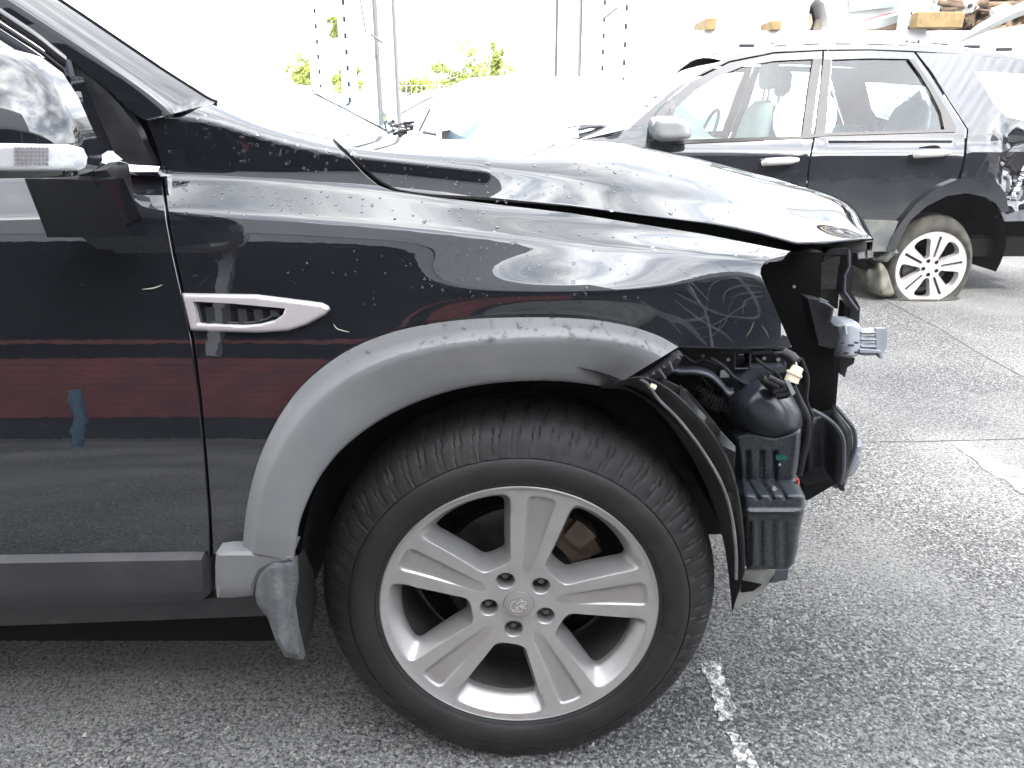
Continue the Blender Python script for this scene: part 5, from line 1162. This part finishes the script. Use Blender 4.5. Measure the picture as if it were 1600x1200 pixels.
# arch cavity and far wheels
V, F = loft([[Vector((w2c.x + .45 * math.cos(a), Y2 + d_, w2c.z + .12 + .42 * math.sin(a))) for a in np.linspace(R(-20), R(200), 30)] for d_ in (.01, .35)]); link_mesh('wheel_arch_liner', V, F, INNER, wag)
q = MB(); q.box((w2c.x - .45, Y2 + .35, .3), (w2c.x + .45, Y2 + .38, 1.0)); q.build('arch_wall', INNER, wag)
for (x, y, fl_) in ((w2c.x, 2 * YC2 - Y2 - .03, True), (at2(780, 420).x * 1.0, 2 * YC2 - Y2 - .03, True), (at2(780, 420).x, Y2 + .03, False)):
    c = wheel.copy(); COL.objects.link(c); c.parent = wag; c.location = (x, y, WC.z); c.rotation_euler = (0, 0, math.pi if fl_ else 0)
    d = tyre.copy(); COL.objects.link(d); d.parent = c

# ================================================================== YARD BEYOND
# generic parked car, low detail, built with parts
def parked_car(x, y, rz, m, label, cat='car', L_=4.2, H=1.42, group=None, z=0):
    t = thing('parked_car', label, cat, (x, y, z), group); t.rotation_euler = (0, 0, rz); W = .86
    pr = [(-L_ / 2, .45), (-L_ / 2 + .03, .70), (-L_ / 2 + .15, .82), (-L_ / 2 + 1.05, .95), (-L_ / 2 + 1.5, 1.18), (-L_ / 2 + 1.95, H - .03), (-L_ / 2 + 2.6, H), (L_ / 2 - .9, H - .06), (L_ / 2 - .35, 1.0), (L_ / 2 - .03, .92), (L_ / 2, .45), (L_ / 2 - .1, .28), (-L_ / 2 + .1, .28)]
    rws = []
    for k, (yy, s_) in enumerate(((-W, .0), (-W * .98, .03), (-W * .6, .05), (W * .6, .05), (W * .98, .03), (W, .0))):
        rws.append([Vector((a * (.99 if k in (0, 5) else 1), (yy * (1 - .22 * max(0, (b - .95) / .5))), b + (s_ if b > .6 else 0))) for a, b in pr])
    V, F = loft(rws, True); n = len(pr); F += [tuple(range(n))[::-1], tuple(range(5 * n, 6 * n))]
    link_mesh('body', V, F, m, t, True, auto=35)
    for s_ in (-1, 1):
        q = MB()
        for a0, a1 in ((-L_ / 2 + 1.45, -L_ / 2 + 2.35), (-L_ / 2 + 2.45, L_ / 2 - .85)):
            lo_, hi_ = .98, H - .1; q.add([(a0, s_ * W * .995, lo_), (a1 + .25 * (a1 > .6), s_ * W * .995, lo_), (a1, s_ * W * .83, hi_), (a0 + .45 * (a0 < -.3), s_ * W * .83, hi_)], [(0, 1, 2, 3) if s_ < 0 else (3, 2, 1, 0)])
        q.build('side_window', BLUEGL, t)
    q = MB(); q.add([(-L_ / 2 + 1.10, -W * .85, 1.035), (-L_ / 2 + 1.10, W * .85, 1.035), (-L_ / 2 + 1.85, W * .72, H - .02), (-L_ / 2 + 1.85, -W * .72, H - .02)], [(0, 1, 2, 3)]); q.build('windscreen', BLUEGL, t)
    for a in (-L_ / 2 + .8, L_ / 2 - .85):
        for s_ in (-1, 1):
            q = MB(); q.tube([(a, s_ * (W - .14), .31), (a, s_ * (W + .01), .31)], .31, 20); q.build('wheel', RUBBER, t, True)
    q = MB(); q.tube([(-L_ / 2 + 1.02, -.5, 1.03), (-L_ / 2 + 1.1, .1, 1.06)], .012, 5); q.tube([(-L_ / 2 + 1.02, .1, 1.03), (-L_ / 2 + 1.1, .6, 1.06)], .012, 5); q.build('wiper', SLOT, t)
    return t
BLUEGL = mat('pale_blue_windscreen', (.35, .5, .62), .06, coat=1)
def X_at(px, py, Y): return at(px, py, Y).x
parked_car(X_at(470, 190, 6.8), 6.8, R(180), WHITEP, 'white hatchback far left, mostly hidden by the black hood', group='white cars beyond the hood')
parked_car(X_at(700, 190, 7.6), 7.6, R(20), WHITEP, 'white sedan with pale blue windscreen just above the black hood', group='white cars beyond the hood')
parked_car(X_at(830, 190, 6.0), 6.0, R(-75), WHITEP, 'white car nose-on between the hood and the wagon, wiper raised', group='white cars beyond the hood')
parked_car(X_at(720, 150, 12.5), 12.5, R(10), WHITEP, 'distant white car in front of the wire fence', group='white cars beyond the hood')
parked_car(X_at(1000, 140, 10), 10, R(5), WHITEP, 'white car under the rack behind the wagon windscreen', group='white cars beyond the hood')
parked_car(X_at(1330, 140, 9.3), 9.3, R(175), WHITEP, 'white car seen through the wagon side windows', group='white cars beyond the hood')
# propped wreck front between the cars
wreck = thing('wrecked_engine_bay', 'dark jumble of engine parts with a raised hood prop above the black hood', 'car part', (0, 0, 0))
q = MB()
for _ in range(16):
    a, b = random.uniform(606, 640), random.uniform(192, 214); q.tube([at(a, b, 4.2 + random.uniform(0, .3)), at(a + random.uniform(4, 16), b + random.uniform(-7, 5), 4.3)], random.uniform(.004, .014), 6)
q.build('engine_part', PLAST, wreck)
q = MB(); q.tube([at(655, 205, 4.3), at(672, 170, 4.3)], .008, 6); q.tube([at(660, 206, 4.3), at(682, 210, 4.3)], .012, 6); q.build('hood_prop', PLASTG, wreck)
q = MB(); V = [at(a, b, 4.6) for a, b in ((600, 216), (690, 205), (690, 260), (600, 260))]; q.add(V + [p + Vector((0, .8, 0)) for p in V], [(0, 1, 2, 3), (4, 7, 6, 5), (0, 4, 5, 1)]); q.build('panel', WHITEP, wreck)
q = MB(); q.tube([at(830, 179, 5), at(846, 203, 5)], .01, 6); tag(q.build('antenna', SLOT), 'thin dark antenna leaning above the white car', 'antenna')
wp = MB(); wp.tube([at(a, b, 4.2) for a, b in ((903, 202), (920, 198), (940, 197), (957, 200))], .014, 6); wp.tube([at(a, b, 4.2) for a, b in ((885, 200), (900, 197), (930, 195))], .006, 6); tag(wp.build('wiper_arm', PLASTG), 'grey wiper arm lying left of the wagon windscreen base', 'wiper')

# racks
def rack_post(rk, px, Y, wpx, side=False, slots=True, top=4.2):
    x = at(px, 60, Y).x; w_ = wpx / FPX * (Y - CY); q = MB(); q.box((x - w_ / 2, Y, 0), (x + w_ / 2, Y + .09, top)); o = q.build('upright', GALV, rk)
    if side:
        q = MB(); s_ = 1 if px < 800 else -1; q.box((x + s_ * w_ / 2, Y + .02, 0), (x + s_ * (w_ / 2 + .02), Y + .16, top)); q.build('side_flange', GALVD, rk)
    if slots:
        q = MB(); z = 1.3
        while z < top:
            q.box((x - .011, Y - .004, z), (x + .011, Y + .01, z + .045)); z += .148
        q.build('slot', SLOT, o)
GALVD = mat('shaded_rack_grey', (.12, .125, .13), .6)  # shade of the flange put into a darker steel grey, shared by the braces
rk1 = thing('storage_rack', 'white slotted steel rack standing left of centre above the black hood', 'rack', (0, 0, 0), 'white steel racks')
for a in ((495, 7.6, 26, False), (540, 7.0, 20, False), (575, 6.2, 16, True, False), (606, 6.2, 14, True, False), (600, 9.0, 14, False)): rack_post(rk1, *a[:3], *a[3:])
rk2 = thing('storage_rack', 'white slotted steel rack between the hood and the wagon windscreen', 'rack', (0, 0, 0), 'white steel racks')
for a in ((878, 7.2, 12, True, False), (917, 6.0, 14, True, False), (943, 7.0, 18, False), (977, 6.2, 22, False)): rack_post(rk2, *a[:3], *a[3:])
for rk, xa_, xb_ in ((rk1, 470, 620), (rk2, 865, 990)):
    for pz, yy in ((82, 7.7), (4, 7.7)):
        a = at(xa_, pz, yy); b = at(xb_, pz, yy); q = MB(); q.box((a.x, yy, a.z - .06), (b.x, yy + .08, a.z + .06)); q.build('beam', GALV, rk)
q = MB(); q.tube([at(942, 30, 6.9), at(966, 11, 6.9)], .012, 6); q.build('brace', GALVD, rk2)
q = MB(); q.tube([at(926, 0, 6.6), at(918, 60, 6.6)], .01, 6); q.tube([at(884, 137, 6.6), at(879, 180, 6.6)], .01, 6); q.build('brace', GALVD, rk2)
q = MB(); q.tube([at(563, 0, 6.1), at(572, 52, 6.1)], .008, 6); q.tube([at(579, 53, 6.1), at(598, 67, 6.1)], .012, 6); q.build('brace', GALVD, rk1)
rk3 = thing('storage_rack', 'heavy white steel rack behind the wagon carrying stripped car bodies', 'rack', (0, 0, 0), 'white steel racks')
YR = 6.6; zb = at(1200, 48, YR).z
for zz, yy in ((zb, YR), (zb, YR + 2.0)):
    q = MB(); q.box((X_at(975, 48, YR), yy, zz - .14), (X_at(1900, 48, YR), yy + .07, zz)); q.build('beam', GALV, rk3)
for px in (1423, 1800):
    x = X_at(px, 20, YR); q = MB(); q.box((x - .115, YR - .12, 0), (x + .115, YR - .01, 5)); o = q.build('upright', GALV, rk3)
    q = MB()
    for k in range(30):
        for dx in (-.06, .05): q.box((x + dx, YR - .124, 1.2 + k * .12), (x + dx + .014, YR - .11, 1.225 + k * .12))
    q.build('slot', SLOT, o)
# timber blocks
def block(px0, px1, py0, py1, Y, dy, label):
    a = at(px0, py1, Y); b = at(px1, py0, Y); q = MB(); q.box((a.x, Y, zb), (b.x, Y + dy, zb + max(.06, b.z - a.z))); o = q.build('timber_block', WOOD, None); tag(o, label, 'block', 'timber blocks on the rack'); 
    bv = o.modifiers.new('b', 'BEVEL'); bv.width = .006
block(1103, 1120, 28, 47, YR - .05, .5, 'small timber block on the rack left of the wheel arch opening')
block(1430, 1508, 22, 47, YR - .25, .12, 'long pale timber block under the rusty underbody at top right')
block(1204, 1222, 32, 47, YR - .05, .3, 'tan timber offcut on the rack beside the dark wheel arch opening')
# shell 1: white car body with dark arch
sh = thing('car_shell', 'white stripped car body with a dark wheel arch resting on the rack', 'car body', (0, 0, 0), 'car bodies on the rack')
arch = [(1257, 47), (1263, 25), (1266, 8), (1276, -4), (1288, 5), (1293, 25), (1295, 47)]
relief('body_side', [(1130, 46), (1120, -40), (1160, -160), (1600, -200), (1600, -60), (1420, -60), (1400, 20), (1330, 42), (1318, 46), (1296, 47), (1295, 47), (1293, 25), (1288, 5), (1276, -4), (1266, 8), (1263, 25), (1257, 47)], YR + .25, WHITEP, sh, back=1.2, step=24)
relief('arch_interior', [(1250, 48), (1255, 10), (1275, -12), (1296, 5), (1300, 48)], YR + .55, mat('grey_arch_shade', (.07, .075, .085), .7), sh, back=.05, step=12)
relief('strut_tower', [(1258, 46), (1262, 20), (1268, 22), (1270, 36), (1266, 46)], YR + .40, CONN, sh, back=.05, step=6)
relief('strut_tower', [(1272, 46), (1276, 30), (1292, 30), (1293, 46)], YR + .45, CONN, sh, back=.05, step=6)
# shell 2: with red pin line and dark sill
relief('door_side', [(1318, 46), (1330, 42), (1405, 22), (1408, 36), (1370, 45), (1340, 47)], YR + .1, mat('pale_green_grey_sill', (.42, .46, .44), .4), sh, back=.1, step=9)
relief('dark_sill', [(1350, 47), (1380, 43), (1408, 33), (1407, 46)], YR + .08, BROWN, sh, back=.1, step=9)
q = MB(); q.tube([at(a, b, YR + .08) for a, b in ((1320, 42), (1350, 32), (1380, 23), (1408, 19))], .006, 6); q.build('pin_stripe', REDP, sh)
relief('window', [(1328, 18), (1330, -30), (1405, -30), (1405, 10), (1365, 14)], YR + .2, mat('pale_green_pane', (.55, .66, .62), .2), sh, back=.02, step=12)
# shell 3: rusty underbody
ub = thing('rusty_underbody', 'brown rusty underside of a tipped car body at the top right corner', 'car body', (0, 0, 0), 'car bodies on the rack')
def ubY(x, y): return YR + .30 + .12 * np.sin(x * .11) * np.cos(y * .13) + .06 * np.sin(x * .31 + y * .2)
relief('floor_pan', [(1446, 47), (1440, -60), (1800, -60), (1800, 47)], ubY, BROWN, ub, back=.2, step=6)
PANS = mat('pale_primer_steel', (.50, .50, .46), .5, var=.2, vscale=8)
relief('chassis_rail', [(1452, 22), (1456, -20), (1500, -20), (1486, 12), (1470, 24)], YR + .08, PANS, ub, back=.1, step=8, dome=(5, .05))
relief('mounting_plate', [(1500, 12), (1505, -12), (1530, -12), (1530, 12), (1518, 20), (1506, 20)], YR + .02, PANS, ub, back=.1, step=8, dome=(4, .04))
q = MB(); p = at(1517, 9, YR); q.tube([p, p + Vector((0, .04, 0))], .02, 10); q.build('mounting_hole', SLOT, ub)
q = MB()
for k in range(14):
    a = random.uniform(1500, 1590); b = random.uniform(-5, 42); q.tube([at(a, b, YR + .05), at(a + random.uniform(-70, 30), b + random.uniform(-12, 12), YR + .08)], random.uniform(.01, .03), 7)
q.build('exhaust_pipe', BROWN, ub, True)
q = MB(); q.tube([at(1550, 20, YR - .05), at(1572, 10, YR - .05), at(1584, 14, YR - .05)], [.04, .03, .015], 8); q.build('suspension_arm', PANS, ub, True)
# leaning trim and white panels at the right
tr = MB(); tr.tube([at(1496, 66, 6.2), at(1530, 46, 6.2), at(1570, 25, 6.2), at(1660, -12, 6.2)], [.012, .045, .055, .055], 8); tag(tr.build('trim_strip', mat('silver_grey_trim', (.34, .36, .36), .4, metal=.3), None, True), 'long grey trim strip leaning up to the right above the wagon roof', 'trim')
relief('x', [(1510, 70), (1560, 45), (1700, 20), (1700, 92), (1600, 84), (1540, 76)], 6.4, WHITEP, None, back=.3, step=18)
o = bpy.data.objects['x']; o.name = 'crumpled_panel'; o.data.name = 'crumpled_panel'; tag(o, 'crumpled white body panel lying above the rear of the wagon roof', 'panel')

# hedge, trees, wire fence
LEAF = mat('glare_bright_leaf', (.30, .36, .06), .6, var=.4, vscale=3); BARK = mat('bark', (.2, .15, .1), .9)  # leaf colour brightened to stand in for veiling glare
_lt, _lb = LEAF.node_tree, LEAF.node_tree.nodes['Principled BSDF']
def crown_mesh(cx, cy, cz, rx, ry, rz, n, ls):
    V, F = [], []; cl = [(random.gauss(0, .5), random.gauss(0, .5), random.gauss(0, .5), random.uniform(.25, .5)) for _ in range(14)]
    for _ in range(n):
        c = random.choice(cl); d = Vector((random.gauss(0, 1), random.gauss(0, 1), random.gauss(0, 1))).normalized() * c[3] * random.uniform(.5, 1)
        p = Vector((cx + (c[0] + d.x) * rx * .75, cy + (c[1] + d.y) * ry * .75, cz + (c[2] + d.z) * rz * .75)); a = Vector((random.gauss(0, 1), random.gauss(0, 1), random.gauss(0, 1))).normalized(); b = a.orthogonal().normalized(); c_ = a.cross(b); s_ = ls * random.uniform(.6, 1.3); k = len(V)
        V += [p - b * s_, p + c_ * s_ * .45, p + b * s_, p - c_ * s_ * .45]; F.append((k, k + 1, k + 2, k + 3))
    return V, F
def shrub(px, py, Y, r, h, label, nm='shrub', n=1500):
    base = at(px, py, Y); t = thing(nm, label, 'tree' if nm == 'tree' else 'shrub', (base.x, Y, 0), 'trees behind the wire fence'); cz = base.z
    V, F = crown_mesh(0, 0, cz, r, r * .8, h, n, .055); link_mesh('crown', V, F, LEAF, t, False)
    q = MB(); q.tube([(0, 0, 0), (.05, 0, cz * .5), (0, 0, cz)], [.08, .06, .03], 8)
    for k in range(4): q.tube([(0, 0, cz * .6), (random.uniform(-r, r) * .5, random.uniform(-r, r) * .4, cz + h * .2)], [.04, .015], 6)
    q.build('trunk', BARK, t, True)
for i, (px, py, r, h, lb) in enumerate(((470, 118, .7, .5, 'small shrub at the far left end of the fence'), (540, 130, .6, .45, 'green shrub seen between the first rack posts'), (640, 132, .9, .45, 'low yellow-green shrub right of the rack posts'), (700, 126, .9, .6, 'broad shrub in the middle of the wire fence'), (740, 118, .8, .9, 'tallest bushy shrub at the right end of the fence'), (775, 98, .25, .45, 'thin upright tree right of the tallest shrub'), (540, 42, .6, .35, 'small tree crown showing high between the left posts'))):
    shrub(px, py, 19 + i * .3, r, h, lb, 'tree' if i > 4 else 'shrub')
fe = thing('wire_fence', 'grey wire mesh fence in front of the shrubs', 'fence', (0, 0, 0))
q = MB(); z0, z1 = .0, at(650, 134, 17).z; x0, x1 = X_at(460, 134, 17), X_at(762, 134, 17)
WIRE = mat('fence_wire', (.45, .47, .45), .5)
for k in range(int((x1 - x0) / .12)):
    x = x0 + k * .12; q.box((x, 17, z0), (x + .012, 17.01, z1))
for k in range(12): q.box((x0, 17.012, z0 + k * (z1 - z0) / 11), (x1, 17.02, z0 + k * (z1 - z0) / 11 + .012))
q.build('mesh_panel', WIRE, fe)
for k in range(5):
    q = MB(); x = x0 + (x1 - x0) * k / 4; q.tube([(x, 17, 0), (x, 17, z1 + .05)], .03, 8); q.build('fence_post', WIRE, fe, True)
for o in list(bpy.data.objects):
    if o.type == 'MESH' and o.parent is None and 'kind' not in o.keys() and 'label' not in o.keys(): print('UNTAGGED', o.name)

# ------------------------------------------------------------------ thin volume added to imitate veiling lens glare
hz = MB(); hz.box((-320, -220, -1), (320, 520, 12.5)); hzm = bpy.data.materials.new('glare_veil_volume'); hzm.use_nodes = True; t = hzm.node_tree; t.nodes.clear()
o_ = t.nodes.new('ShaderNodeOutputMaterial'); v_ = t.nodes.new('ShaderNodeVolumePrincipled'); v_.inputs['Color'].default_value = (.95, .97, 1, 1); v_.inputs['Density'].default_value = .0014; v_.inputs['Anisotropy'].default_value = .0
t.links.new(v_.outputs[0], o_.inputs['Volume']); tag(hz.build('glare_veil', hzm), kind='stuff')
